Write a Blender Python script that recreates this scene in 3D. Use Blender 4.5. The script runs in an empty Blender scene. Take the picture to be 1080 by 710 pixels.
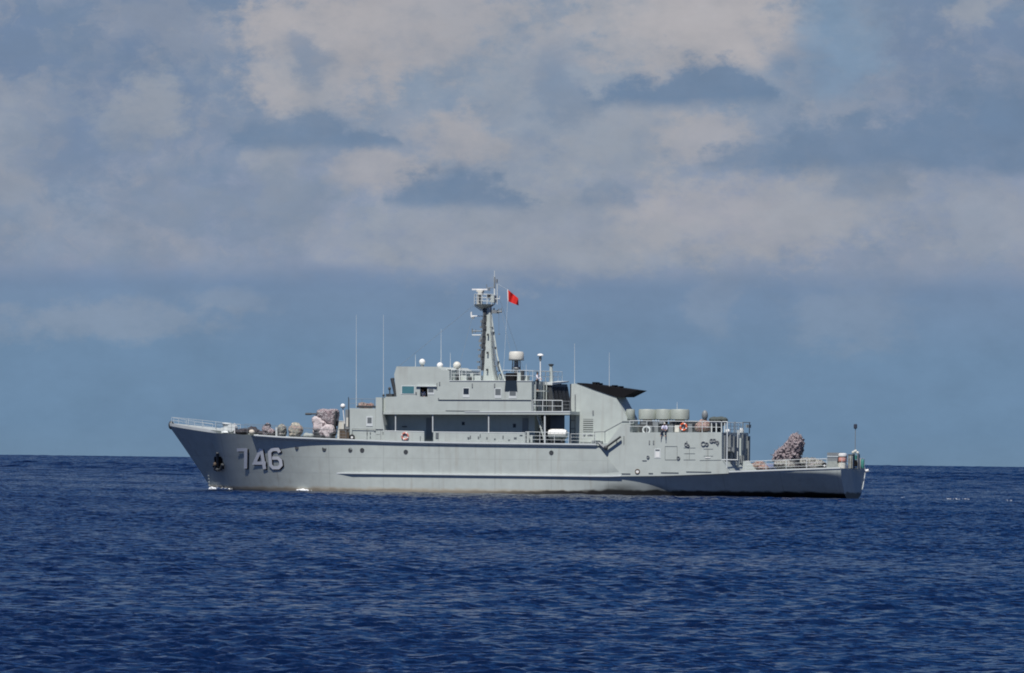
import bpy, bmesh, math, random
import numpy as np
from mathutils import Vector, Matrix, noise as mnoise

random.seed(7)
C = bpy.context.scene
COL = C.collection

# ------------------------------------------------------------------ camera
PW, PH = 1080.0, 710.0          # photograph size, used to read measurements off it
F = 7700.0                      # focal length in photograph pixels
CAM_H = 3.86
EARTH_R = 6.371e6
HORIZON_MID = 478.0              # eye level; the sea's own horizon dips 8.5 pixels below it
cam_d = bpy.data.cameras.new('camera'); cam = bpy.data.objects.new('camera', cam_d); COL.objects.link(cam)
cam_d.sensor_width = 36.0; cam_d.lens = F * 36.0 / PW
cam_d.clip_start = 1.0; cam_d.clip_end = 200000.0
pitch = math.atan((HORIZON_MID - PH / 2) / F)
roll = math.atan(13.0 / 1080.0)
RC = Matrix.Rotation(math.pi / 2 + pitch, 3, 'X') @ Matrix.Rotation(roll, 3, 'Z')
cam.matrix_world = Matrix.Translation((0, 0, CAM_H)) @ RC.to_4x4()
C.camera = cam
C.render.resolution_x, C.render.resolution_y = 1024, 673

# ------------------------------------------------------------------ exposure and sun
C.view_settings.view_transform = 'Standard'
C.view_settings.look = 'None'
C.view_settings.exposure = 0.0
C.view_settings.gamma = 1.0
C.view_settings.use_curve_mapping = False
C.cycles.filter_width = 1.9

YAW = math.radians(17.5)
U = Vector((-math.cos(YAW), math.sin(YAW), 0))          # ship's forward direction
PT = Vector((-math.sin(YAW), -math.cos(YAW), 0))        # ship's port direction (towards the camera)
SUN_EL = math.radians(59); SUN_FWD = math.radians(-1)
sh = PT * math.cos(SUN_FWD) + U * math.sin(SUN_FWD)
TO_SUN = Vector((sh.x * math.cos(SUN_EL), sh.y * math.cos(SUN_EL), math.sin(SUN_EL)))
sd = bpy.data.lights.new('sun', 'SUN'); so = bpy.data.objects.new('sun', sd); COL.objects.link(so)
sd.energy = 5.0; sd.angle = math.radians(0.5); sd.color = (1.0, 0.96, 0.90)
so.rotation_euler = TO_SUN.to_track_quat('Z', 'Y').to_euler()
so.location = (0, 0, 200)

# ------------------------------------------------------------------ sky (world)
def lin(c):
    return [((v / 255) / 12.92 if v / 255 <= .04045 else ((v / 255 + .055) / 1.055) ** 2.4) for v in c]

WS = 0.1
world = bpy.data.worlds.new('World'); C.world = world; world.use_nodes = True
def build_world():
    nt = world.node_tree; N = nt.nodes; L = nt.links
    N.clear()
    out = N.new('ShaderNodeOutputWorld'); bg = N.new('ShaderNodeBackground'); bg.inputs[1].default_value = WS
    L.new(bg.outputs[0], out.inputs[0])
    def setin(sock, v):
        if hasattr(v, 'links'): L.new(v, sock)
        else: sock.default_value = v
    def M(op, a, b=0.0, c=None, clamp=False):
        n = N.new('ShaderNodeMath'); n.operation = op; n.use_clamp = clamp
        setin(n.inputs[0], a); setin(n.inputs[1], b)
        if c is not None: setin(n.inputs[2], c)
        return n.outputs[0]
    def mixc(f, a, b):
        n = N.new('ShaderNodeMix'); n.data_type = 'RGBA'
        setin(n.inputs[0], f); setin(n.inputs[6], a); setin(n.inputs[7], b)
        return n.outputs[2]
    def step(x, lo, hi, t0=0.0, t1=1.0):
        n = N.new('ShaderNodeMapRange'); n.interpolation_type = 'SMOOTHSTEP'
        setin(n.inputs[0], x); n.inputs[1].default_value = lo; n.inputs[2].default_value = hi
        n.inputs[3].default_value = t0; n.inputs[4].default_value = t1
        return n.outputs[0]
    def comb(x, y, z=0.0):
        n = N.new('ShaderNodeCombineXYZ'); setin(n.inputs[0], x); setin(n.inputs[1], y); setin(n.inputs[2], z)
        return n.outputs[0]
    def fbm(vec, scale, detail=6.0, rough=.55, off=0.0):
        n = N.new('ShaderNodeTexNoise'); n.noise_dimensions = '3D'
        mp = N.new('ShaderNodeMapping'); L.new(vec, mp.inputs[0]); mp.inputs[1].default_value = (off, off * .7, off * 1.3)
        L.new(mp.outputs[0], n.inputs['Vector'])
        n.inputs['Scale'].default_value = scale; n.inputs['Detail'].default_value = detail; n.inputs['Roughness'].default_value = rough
        return n.outputs[0]
    def colr(c, k=1.0):
        r = lin(c); return (r[0] * k / WS, r[1] * k / WS, r[2] * k / WS, 1)

    sky = N.new('ShaderNodeTexSky'); sky.sky_type = 'NISHITA'; sky.sun_disc = False
    sky.sun_elevation = SUN_EL; sky.sun_rotation = math.atan2(TO_SUN.x, TO_SUN.y)
    sky.altitude = 5; sky.air_density = 1.0; sky.dust_density = 0.6; sky.ozone_density = 2.0

    tc = N.new('ShaderNodeTexCoord'); D = tc.outputs['Generated']
    sep = N.new('ShaderNodeSeparateXYZ'); L.new(D, sep.inputs[0])
    az = M('ARCTAN2', sep.outputs[0], sep.outputs[1]); el = M('ARCSINE', sep.outputs[2])
    # sky map in units of 1/7700 rad: u along the horizon, v down from the top of the low sky
    u0 = M('MULTIPLY_ADD', az, F, 540.0); v0 = M('MULTIPLY_ADD', el, -F, HORIZON_MID)
    uv = comb(M('MULTIPLY', u0, 0.01), M('MULTIPLY', v0, 0.015))
    na = M('SUBTRACT', fbm(uv, 0.9, 7, .6, 3.1), .5); nb = M('SUBTRACT', fbm(uv, 0.9, 7, .6, 17.7), .5)
    nf = M('SUBTRACT', fbm(uv, 2.2, 8, .62, 41.3), .5)
    u = M('MULTIPLY_ADD', na, 110.0, u0); v = M('MULTIPLY_ADD', nb, 60.0, v0)

    # upper dome: Nishita blue with broken white-grey clouds
    stretch = comb(sep.outputs[0], sep.outputs[1], M('MULTIPLY', sep.outputs[2], 2.5))
    cn = fbm(stretch, 3.0, 8, .58, 5.5)
    up = N.new('ShaderNodeVectorMath'); up.operation = 'MULTIPLY'
    L.new(sky.outputs[0], up.inputs[0]); up.inputs[1].default_value = (0.085, 0.22, 0.47)
    dome = mixc(step(cn, .52, .72, 0, .28), up.outputs[0], colr((176, 180, 190)))

    # low sky, horizon upwards
    cr = N.new('ShaderNodeValToRGB'); el_ = cr.color_ramp.elements
    L.new(M('DIVIDE', v0, 500.0), cr.inputs[0])
    stops = [(0.0, (119, 140, 164)), (.3, (124, 143, 167)), (.55, (127, 145, 169)), (.605, (116, 138, 166)), (.75, (109, 137, 166)),
             (.9, (107, 136, 165)), (1.0, (108, 135, 161))]
    el_[0].position = 0; el_[1].position = 1
    for s, c in stops[1:-1]: el_.new(s)
    for e, (s, c) in zip(el_, stops): e.position = s; e.color = (*lin(c), 1)
    sc = N.new('ShaderNodeVectorMath'); sc.operation = 'SCALE'; L.new(cr.outputs[0], sc.inputs[0]); sc.inputs[3].default_value = 1 / WS
    low = sc.outputs[0]

    nd = M('SUBTRACT', fbm(uv, 5.0, 7, .62, 71.9), .5)
    tex = M('ADD', M('MULTIPLY', nf, 1.2), nd)
    def blob(base, cx, cy, rx, ry, c, op=1.0, soft=.6, amp=1.35, flat=1.0):
        du = M('MULTIPLY_ADD', u, 1 / rx, -cx / rx); dv = M('MULTIPLY_ADD', vf if flat > 1 else v, 1 / ry, -cy / ry)
        if flat > 1:
            dv = M('MAXIMUM', dv, M('MULTIPLY', dv, flat))
        r = M('SQRT', M('ADD', M('MULTIPLY', du, du), M('MULTIPLY', dv, dv)))
        r = M('MULTIPLY_ADD', tex, amp if flat == 1 else amp * .55, r)
        m = step(r, 1 + soft, 1 - soft, 0, op)
        m = M('MULTIPLY', m, M('MULTIPLY_ADD', nd2, 1.5, .92, True))
        return mixc(m, base, c)
    nd2 = M('SUBTRACT', fbm(uv, 1.7, 6, .6, 103.3), .5)
    vf = M('MULTIPLY_ADD', nb, 34.0, v0)

    # lilac cloud deck that ends on a level base
    vl = M('MULTIPLY_ADD', nb, 16.0, v0)
    deckn = M('MULTIPLY', step(vl, 308, 280), step(v0, 60, 190))
    low = mixc(M('MULTIPLY', deckn, step(M('ADD', na, nf), -.35, .3, .15, .8)), low, colr((142, 152, 173)))
    cream, pale, grey, blue = colr((167, 166, 171)), colr((152, 159, 170)), colr((138, 152, 170)), colr((107, 130, 158))
    low = blob(low, 100, 60, 260, 120, colr((110, 130, 160)), .75, .6)
    low = blob(low, 1000, 70, 150, 90, colr((113, 131, 160)), .7, .6)
    low = blob(low, 560, 90, 330, 110, grey, .8, .6)
    low = blob(low, 60, 225, 130, 40, grey, .5, .7)
    # loose billows between the larger masses
    uvb = comb(M('MULTIPLY', u, .01), M('MULTIPLY', v, .012))
    b1, b2, b3 = fbm(uvb, 1.25, 7, .58, 9.1), fbm(uvb, 1.5, 7, .6, 55.7), fbm(uvb, 2.6, 6, .6, 88.2)
    band = M('MULTIPLY', M('MULTIPLY', step(vl, 298, 262), step(v0, -200, -40)), .42)
    low = mixc(M('MULTIPLY', step(b2, .46, .66), M('MULTIPLY', band, .8)), low, colr((116, 136, 162)))
    low = mixc(M('MULTIPLY', step(b1, .44, .64), band), low, colr((152, 158, 171)))
    low = mixc(M('MULTIPLY', step(b3, .50, .68), M('MULTIPLY', band, .6)), low, colr((163, 164, 171)))
    for cx, cy, rx, ry, op in ((330, 60, 78, 74, .75), (310, 100, 45, 40, .5), (420, 20, 130, 60, .8), (610, 100, 120, 70, .45), (735, 25, 110, 70, .95), (690, 10, 70, 50, .6), (560, 245, 170, 45, .6),
                               (660, 170, 80, 40, .4), (780, 225, 130, 46, .7), (880, 215, 80, 40, .55), (1040, 225, 75, 40, .55), (395, 185, 50, 22, .7), (480, 150, 46, 28, .75), (745, 145, 55, 24, .65), (545, 200, 60, 50, .35), (700, 260, 120, 26, .4)):
        low = blob(low, cx, cy, rx, ry, cream if op > .6 else pale, op, .45)
    for cx, cy, rx, ry, op in ((143, 125, 42, 36, .75), (8, 155, 28, 46, .65), (45, 125, 32, 36, .25), (291, 182, 24, 38, .65), (1024, 6, 30, 18, .75),
                               (210, 215, 50, 20, .3), (355, 255, 60, 22, .4), (110, 345, 110, 22, .35), (240, 318, 40, 14, .25), (745, 320, 24, 26, .2), (890, 330, 60, 40, .2), (300, 225, 60, 30, .3)):
        low = blob(low, cx, cy, rx, ry, pale, op, .5)
    for cx, cy, rx, ry, op in ((745, 22, 60, 34, .8), (705, 20, 40, 26, .6), (300, 25, 36, 30, .6), (280, 105, 24, 26, .55), (800, 30, 36, 30, .6), (600, 40, 50, 30, .3), (395, 20, 50, 24, .4)):
        low = blob(low, cx, cy, rx, ry, colr((174, 172, 176)), op, .7)
    low = blob(low, 885, 35, 40, 60, colr((124, 149, 175)), .7, .5)
    for cx, cy, rx, ry, op in ((220, 215, 120, 34, .4), (592, 92, 32, 36, .5), (322, 66, 20, 24, .6), (845, 70, 30, 26, .4), (60, 165, 70, 40, .3), (1030, 120, 100, 40, .4)):
        low = blob(low, cx, cy, rx, ry, blue, op, .5)
    def flat_cloud(base, yb, lumps, op, c=blue):
        """small dark cumulus: bumpy top, level ragged base"""
        rr = None
        for (cx, w, h) in lumps:
            du = M('MULTIPLY_ADD', u, 1 / w, -cx / w); dv = M('MULTIPLY_ADD', v, 1 / h, -yb / h)
            r = M('ADD', M('MULTIPLY', du, du), M('MULTIPLY', dv, dv))
            rr = r if rr is None else M('SMOOTH_MIN', rr, r, .3)
        rr = M('MULTIPLY_ADD', tex, 1.25, M('SQRT', rr))
        m = M('MULTIPLY', step(rr, 1.38, .72, 0, op), step(vf, yb + 10, yb - 8))
        return mixc(m, base, c)
    for yb, lumps, op in ((108, ((690, 60, 26), (722, 34, 44), (762, 50, 40), (790, 30, 20)), .92), (160, ((300, 55, 30), (325, 40, 40), (380, 50, 16)), .8), (218, ((445, 30, 26), (462, 40, 40), (488, 34, 34), (510, 40, 18)), .78),
                          (218, ((632, 34, 20), (650, 30, 26)), .5), (174, ((810, 60, 24), (850, 46, 48), (930, 90, 50), (1030, 120, 74), (905, 60, 34)), .72), (204, ((910, 40, 24),), .45), (122, ((1060, 60, 60),), .4)):
        low = flat_cloud(low, yb, lumps, op)
    # dark line under the deck, broken
    low = mixc(M('MULTIPLY', M('MULTIPLY', step(vl, 276, 294), step(vl, 318, 294)), step(na, -.2, .25, 0, .6)), low, colr((104, 130, 163)))
    # faint mottling of the whole low sky
    ms = N.new('ShaderNodeVectorMath'); ms.operation = 'SCALE'; L.new(low, ms.inputs[0]); L.new(M('MULTIPLY_ADD', M('ADD', na, nd2), .22, 1.0), ms.inputs[3]); low = ms.outputs[0]
    final = mixc(step(el, math.radians(3.5), math.radians(8.0)), low, dome)
    L.new(final, bg.inputs[0])
    world.cycles.sampling_method = 'MANUAL'; world.cycles.sample_map_resolution = 512
build_world()

# ------------------------------------------------------------------ ship frame: local x forward, y to port, z up
SHIP_ORG = Vector((0, 700, 0))
SHIP_M = Matrix.Translation(SHIP_ORG) @ Matrix.Rotation(math.pi - YAW, 4, 'Z')
SHIP_I = SHIP_M.inverted()
CAM_L = SHIP_I @ Vector((0, 0, CAM_H))
def S(px, py, p=0.0):
    """measurement on the photograph + distance p to port of the centre line -> ship point"""
    d = RC @ Vector(((px - PW / 2) / F, -(py - PH / 2) / F, -1))
    d = SHIP_I.to_3x3() @ d
    t = (p - CAM_L.y) / d.y
    q = CAM_L + d * t
    return Vector((q.x, p, q.z))
def A(px, p): return S(px, 470, p).x
def Z(py, px=540, p=4.5): return S(px, py, p).z
PX = 1 / 11.0        # about one photograph pixel at the ship, in metres

# ------------------------------------------------------------------ materials
def mat(name, col, rough=.5, var=.06, streak=0.0, metal=0.0, scale=1.2, bump=0.0):
    m = bpy.data.materials.new(name); m.use_nodes = True
    nt = m.node_tree; N = nt.nodes; L = nt.links; b = N['Principled BSDF']
    b.inputs['Roughness'].default_value = rough; b.inputs['Metallic'].default_value = metal
    tc = N.new('ShaderNodeTexCoord')
    n1 = N.new('ShaderNodeTexNoise'); n1.inputs['Scale'].default_value = scale; n1.inputs['Detail'].default_value = 6
    L.new(tc.outputs['Object'], n1.inputs['Vector'])
    mr = N.new('ShaderNodeMapRange'); mr.inputs[1].default_value = .3; mr.inputs[2].default_value = .7
    mr.inputs[3].default_value = 1 - var; mr.inputs[4].default_value = 1 + var
    L.new(n1.outputs[0], mr.inputs[0])
    vm = N.new('ShaderNodeVectorMath'); vm.operation = 'SCALE'; vm.inputs[0].default_value = col[:3]
    L.new(mr.outputs[0], vm.inputs[3]); c = vm.outputs[0]
    if streak > 0:
        mp = N.new('ShaderNodeMapping'); mp.inputs[3].default_value = (2.2, 2.2, .18); L.new(tc.outputs['Object'], mp.inputs[0])
        n2 = N.new('ShaderNodeTexNoise'); n2.inputs['Scale'].default_value = 1.0; n2.inputs['Detail'].default_value = 5
        L.new(mp.outputs[0], n2.inputs['Vector'])
        m2 = N.new('ShaderNodeMapRange'); m2.inputs[1].default_value = .55; m2.inputs[2].default_value = .8; m2.inputs[4].default_value = streak
        L.new(n2.outputs[0], m2.inputs[0])
        mx = N.new('ShaderNodeMix'); mx.data_type = 'RGBA'; L.new(m2.outputs[0], mx.inputs[0]); L.new(c, mx.inputs[6])
        mx.inputs[7].default_value = (.26, .24, .21, 1); c = mx.outputs[2]
    L.new(c, b.inputs['Base Color'])
    if bump > 0:
        bn = N.new('ShaderNodeBump'); bn.inputs['Strength'].default_value = bump; bn.inputs['Distance'].default_value = .02
        L.new(n1.outputs[0], bn.inputs['Height']); L.new(bn.outputs[0], b.inputs['Normal'])
    return m

GREY = (.455, .50, .475)
M_GREY = mat('grey_ship_paint', GREY, .45, .05, .35)
M_LIGHT = mat('pale_edge_paint', (.60, .64, .64), .5, .05)
M_WHITE = mat('white_paint', (.80, .80, .78), .45, .04)
M_CREAM = mat('cream_fibreglass', (.62, .61, .55), .5, .05)
M_DARK = mat('dark_fittings', (.05, .055, .06), .5, .1)
M_MID = mat('mid_grey_metal', (.20, .22, .23), .5, .1)
M_BLACK = mat('black_funnel_paint', (.010, .010, .012), .9, .1); M_BLACK.node_tree.nodes['Principled BSDF'].inputs['Specular IOR Level'].default_value = .15
M_GLASS = mat('dark_window_glass', (.02, .03, .045), .12, .05)
M_TEAL = mat('green_tinted_glass', (.07, .19, .22), .15, .08)
M_SHUT = mat('grey_window_blind', (.14, .16, .17), .5, .05)
M_VENT = mat('grey_green_vent_paint', (.33, .365, .33), .55, .08, .4)
M_DGREEN = mat('dark_green_canvas', (.07, .085, .08), .9, .2, 0, 0, 4, .5)
M_DECK = mat('deck_paint', (.11, .13, .12), .7, .12)
M_RUST = mat('brown_crate_wood', (.10, .075, .055), .8, .2)
M_ORANGE = mat('orange_lifebuoy', (.75, .14, .05), .5, .05)
M_PINKRED = mat('faded_red_lifebuoy', (.66, .23, .18), .5, .05)
M_SALMON = mat('salmon_plastic', (.70, .34, .28), .5, .06)
M_TEALP = mat('turquoise_paint', (.05, .22, .19), .5, .06)
M_RED = mat('red_flag_cloth', (.62, .02, .015), .8, .04)
M_YEL = mat('yellow_cloth', (.75, .55, .05), .8, .04)
M_NUM = mat('numeral_paint', (.86, .88, .90), .45, .03)
M_SKIN = mat('skin', (.42, .23, .15), .6, .05)
M_SHIRT = mat('white_shirt_cloth', (.70, .68, .74), .85, .08)
M_LAV = mat('pale_lavender_shirt_cloth', (.58, .58, .72), .85, .08)
M_NAVY = mat('dark_blue_trouser_cloth', (.035, .045, .07), .9, .1)
M_HAIR = mat('black_hair', (.012, .010, .010), .6, .05)
M_RUBBER = mat('black_rubber', (.015, .015, .016), .7, .1)
M_CANVAS = mat('grey_canvas_cover', (.33, .36, .34), .85, .15, 0, 0, 3, .6)

def camo(name, cols, scale=2.2):
    m = bpy.data.materials.new(name); m.use_nodes = True
    nt = m.node_tree; N = nt.nodes; L = nt.links; b = N['Principled BSDF']; b.inputs['Roughness'].default_value = .9
    tc = N.new('ShaderNodeTexCoord')
    nz = N.new('ShaderNodeTexNoise'); nz.inputs['Scale'].default_value = scale; nz.inputs['Detail'].default_value = 4; nz.inputs['Roughness'].default_value = .6
    L.new(tc.outputs['Object'], nz.inputs['Vector'])
    cr = N.new('ShaderNodeValToRGB'); cr.color_ramp.interpolation = 'CONSTANT'
    e = cr.color_ramp.elements; k = len(cols)
    while len(e) < k: e.new(.5)
    for i, c in enumerate(cols):
        e[i].position = 0 if i == 0 else .36 + .30 * (i - 1) / max(1, k - 2); e[i].color = (*c, 1)
    L.new(nz.outputs[0], cr.inputs[0]); L.new(cr.outputs[0], b.inputs['Base Color'])
    n2 = N.new('ShaderNodeTexNoise'); n2.inputs['Scale'].default_value = 6; n2.inputs['Detail'].default_value = 3; L.new(tc.outputs['Object'], n2.inputs['Vector'])
    bn = N.new('ShaderNodeBump'); bn.inputs['Strength'].default_value = .8; bn.inputs['Distance'].default_value = .06
    L.new(n2.outputs[0], bn.inputs['Height']); L.new(bn.outputs[0], b.inputs['Normal'])
    return m
PK, PW_, DB, GG, KH = (.36, .295, .305), (.55, .51, .515), (.045, .04, .052), (.24, .26, .225), (.33, .30, .24)
M_CAMO = camo('pink_grey_camouflage_canvas', [DB, (.24, .18, .20), PK, DB, PW_, (.15, .12, .14), PK], 4.2)
M_CAMOL = camo('pale_camouflage_canvas', [(.12, .09, .1), PK, PW_, (.50, .42, .42), PW_, PK], 3.4)
M_CAMOG = camo('grey_green_camouflage_canvas', [DB, GG, (.38, .38, .33), DB, (.2, .2, .18), PW_, DB], 5.0)
M_CAMOK = camo('khaki_camouflage_canvas', [(.05, .045, .04), KH, (.3, .2, .2), GG, KH, (.5, .45, .38), DB], 2.6)
M_CAMOR = camo('red_pink_canvas', [DB, (.30, .12, .10), DB, KH, (.28, .12, .10), PK, DB], 4.5)
M_BUNDLE = camo('dark_rope_bundle', [(.015, .015, .02), (.05, .045, .05), (.02, .02, .03), (.10, .08, .08)], 4)

def hull_paint():
    m = mat('grey_hull_paint', GREY, .5, .06, .22)
    nt = m.node_tree; N = nt.nodes; L = nt.links; b = N['Principled BSDF']
    src = b.inputs['Base Color'].links[0].from_socket
    tc = N.new('ShaderNodeTexCoord'); sp = N.new('ShaderNodeSeparateXYZ'); L.new(tc.outputs['Object'], sp.inputs[0])
    def M(op, a, b_=0.0, c=0.0):
        n = N.new('ShaderNodeMath'); n.operation = op
        for i, q in enumerate((a, b_, c)):
            if hasattr(q, 'links'): L.new(q, n.inputs[i])
            else: n.inputs[i].default_value = q
        return n.outputs[0]
    def rng(x, a, b_, t0=0.0, t1=1.0):
        n = N.new('ShaderNodeMapRange'); n.interpolation_type = 'SMOOTHSTEP'; L.new(x, n.inputs[0])
        for i, q in enumerate((a, b_, t0, t1)): n.inputs[i + 1].default_value = q
        return n.outputs[0]
    def mix(f, a, col):
        n = N.new('ShaderNodeMix'); n.data_type = 'RGBA'; L.new(f, n.inputs[0]); L.new(a, n.inputs[6]); n.inputs[7].default_value = (*col, 1)
        return n.outputs[2]
    mp = N.new('ShaderNodeMapping'); mp.inputs[3].default_value = (.8, .8, 2.0); L.new(tc.outputs['Object'], mp.inputs[0])
    nz = N.new('ShaderNodeTexNoise'); nz.inputs['Scale'].default_value = 1.0; nz.inputs['Detail'].default_value = 6; L.new(mp.outputs[0], nz.inputs['Vector'])
    zj = M('MULTIPLY_ADD', nz.outputs[0], -.5, M('ADD', sp.outputs[2], .25))
    x = sp.outputs[0]
    fr = M('FRACT', M('DIVIDE', x, 5.6)); seam = M('LESS_THAN', fr, .012)
    fz = M('LESS_THAN', M('ABSOLUTE', M('SUBTRACT', sp.outputs[2], 3.25)), .02)
    seams = M('MULTIPLY', M('MAXIMUM', seam, fz), .30)
    stn = N.new('ShaderNodeTexNoise'); stn.inputs['Scale'].default_value = 1.0; stn.inputs['Detail'].default_value = 5
    mp3 = N.new('ShaderNodeMapping'); mp3.inputs[3].default_value = (1.4, 1.4, .12); L.new(tc.outputs['Object'], mp3.inputs[0]); L.new(mp3.outputs[0], stn.inputs['Vector'])
    src = mix(seams, src, (.2, .21, .2)); src = mix(rng(stn.outputs[0], .60, .78, 0, .32), src, (.27, .22, .16))
    # tan rust line along the waterline, black boot topping towards the stern, exhaust soot amidships
    c = mix(rng(zj, .52, .20, 0, .8), src, (.40, .335, .235))
    aft = rng(x, -2.0, -14.0)
    zz = M('SUBTRACT', zj, M('MULTIPLY', aft, .28))
    c = mix(M('MULTIPLY', rng(zz, .36, .12), rng(x, 6, -8, .35, 1)), c, (.018, .016, .014))
    sx = M('SUBTRACT', x, A(655, 4.5)); g = M('POWER', 2.718, M('MULTIPLY', M('MULTIPLY', sx, sx), -.35))
    sx2 = M('SUBTRACT', x, A(694, 4.5)); g2 = M('POWER', 2.718, M('MULTIPLY', M('MULTIPLY', sx2, sx2), -.9))
    soot = M('MULTIPLY', rng(zj, 1.35, .35), M('ADD', M('MULTIPLY', g, .9), M('MULTIPLY', g2, .6)))
    c = mix(soot, c, (.02, .02, .018))
    L.new(c, b.inputs['Base Color'])
    return m
M_HULL = hull_paint()

# ------------------------------------------------------------------ mesh helpers
SPLIT = {'wall_fittings', 'valve_wheel', 'after_wall_fittings', 'exhaust_outlet', 'valve_group', 'scupper', 'roof_locker', 'roof_fittings', 'deck_machinery', 'screen_panel',
         'after_wall_panel', 'deck_floodlight', 'lashing_band', 'chock', 'funnel_brackets', 'after_post', 'platform_box', 'windscreen', 'after_wall_ribs', 'hose_cabinet', 'gunwale', 'rubbing_strake',
         'deck_edge', 'bow_bulwark', 'leg_brace', 'hoop', 'boarding_gate', 'batten', 'handrail_post', 'motor', 'frame', 'topmast_antenna', 'mast_bracket'}
class MB:
    def __init__(self): self.v = []; self.f = []; self.mi = []
    def add(self, vs, fs, mi=0):
        o = len(self.v); self.v += [tuple(q) for q in vs]
        for f in fs: self.f.append([i + o for i in f]); self.mi.append(mi)
        return self
    def box(self, a0, a1, y0, y1, z0, z1, mi=0):
        a0, a1 = min(a0, a1), max(a0, a1); y0, y1 = min(y0, y1), max(y0, y1); z0, z1 = min(z0, z1), max(z0, z1)
        vs = [(a, y, z) for a in (a0, a1) for y in (y0, y1) for z in (z0, z1)]
        return self.add(vs, [(0, 1, 3, 2), (4, 6, 7, 5), (0, 4, 5, 1), (2, 3, 7, 6), (0, 2, 6, 4), (1, 5, 7, 3)], mi)
    def pbox(self, px0, py0, px1, py1, p0, p1, mi=0):
        """box whose side at distance p0 to port covers the measured rectangle; reaches in to p1"""
        q0 = S(px0, py0, p0); q1 = S(px1, py1, p0)
        return self.box(q0.x, q1.x, p0, p1, q0.z, q1.z, mi)
    def prism(self, pts, p0, p1, mi=0, inset=0.0):
        q = [S(x, y, p0) for x, y in pts]; n = len(q)
        cx = sum(w.x for w in q) / n
        vs = [(w.x, p0, w.z) for w in q] + [(w.x, p1, w.z) for w in q]
        fs = [list(range(n)), list(range(2 * n - 1, n - 1, -1))] + [[i, i + n, (i + 1) % n + n, (i + 1) % n] for i in range(n)]
        return self.add(vs, fs, mi)
    def tube(self, pts, r, seg=6, r1=None, mi=0):
        pts = [Vector(p) for p in pts]; n = len(pts); vs = []
        for i, p in enumerate(pts):
            d = (pts[min(i + 1, n - 1)] - pts[max(i - 1, 0)]).normalized()
            ref = Vector((0, 0, 1)) if abs(d.z) < .9 else Vector((1, 0, 0))
            e1 = d.cross(ref).normalized(); e2 = d.cross(e1)
            rr = r if r1 is None else r + (r1 - r) * i / (n - 1)
            for k in range(seg):
                t = 2 * math.pi * k / seg; vs.append(p + e1 * rr * math.cos(t) + e2 * rr * math.sin(t))
        fs = [[i * seg + k, i * seg + (k + 1) % seg, (i + 1) * seg + (k + 1) % seg, (i + 1) * seg + k] for i in range(n - 1) for k in range(seg)]
        fs += [list(range(seg - 1, -1, -1)), [(n - 1) * seg + k for k in range(seg)]]
        return self.add(vs, fs, mi)
    def lathe(self, c, prof, seg=20, axis='z', mi=0):
        c = Vector(c); vs = []; n = len(prof)
        for r, h in prof:
            for k in range(seg):
                t = 2 * math.pi * k / seg; x, y = r * math.cos(t), r * math.sin(t)
                vs.append(c + (Vector((x, y, h)) if axis == 'z' else Vector((h, x, y)) if axis == 'x' else Vector((x, h, y))))
        fs = [[i * seg + k, i * seg + (k + 1) % seg, (i + 1) * seg + (k + 1) % seg, (i + 1) * seg + k] for i in range(n - 1) for k in range(seg)]
        fs += [list(range(seg - 1, -1, -1)), [(n - 1) * seg + k for k in range(seg)]]
        return self.add(vs, fs, mi)
    def torus(self, c, R, r, axis='y', n=24, m=8, mi=0):
        c = Vector(c); vs = []
        for i in range(n):
            t = 2 * math.pi * i / n
            for j in range(m):
                s = 2 * math.pi * j / m; rr = R + r * math.cos(s); h = r * math.sin(s)
                x, y = rr * math.cos(t), rr * math.sin(t)
                vs.append(c + (Vector((x, h, y)) if axis == 'y' else Vector((h, x, y)) if axis == 'x' else Vector((x, y, h))))
        fs = [[i * m + j, i * m + (j + 1) % m, ((i + 1) % n) * m + (j + 1) % m, ((i + 1) % n) * m + j] for i in range(n) for j in range(m)]
        return self.add(vs, fs, mi)
    def ball(self, c, rx, ry, rz, seg=14, rings=8, mi=0):
        prof = [(max(.001, math.sin(math.pi * i / rings)), -math.cos(math.pi * i / rings)) for i in range(rings + 1)]
        vs = []
        for r, h in prof:
            for k in range(seg):
                t = 2 * math.pi * k / seg; vs.append((c[0] + rx * r * math.cos(t), c[1] + ry * r * math.sin(t), c[2] + rz * h))
        fs = [[i * seg + k, i * seg + (k + 1) % seg, (i + 1) * seg + (k + 1) % seg, (i + 1) * seg + k] for i in range(rings) for k in range(seg)]
        return self.add(vs, fs, mi)
    def grid(self, rows, mi=0):
        n = len(rows); m = len(rows[0]); vs = [q for r in rows for q in r]
        return self.add(vs, [[i * m + j, i * m + j + 1, (i + 1) * m + j + 1, (i + 1) * m + j] for i in range(n - 1) for j in range(m - 1)], mi)
    def islands(self):
        par = list(range(len(self.v)))
        def find(i):
            while par[i] != i: par[i] = par[par[i]]; i = par[i]
            return i
        for f in self.f:
            for k in f[1:]: par[find(k)] = find(f[0])
        g = {}
        for f, m in zip(self.f, self.mi): g.setdefault(find(f[0]), []).append((f, m))
        out = []
        for fs in g.values():
            ids = sorted({k for f, _ in fs for k in f}); mp = {k: i for i, k in enumerate(ids)}
            b = MB(); b.v = [self.v[k] for k in ids]; b.f = [[mp[k] for k in f] for f, _ in fs]; b.mi = [m for _, m in fs]; out.append(b)
        return out
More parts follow.
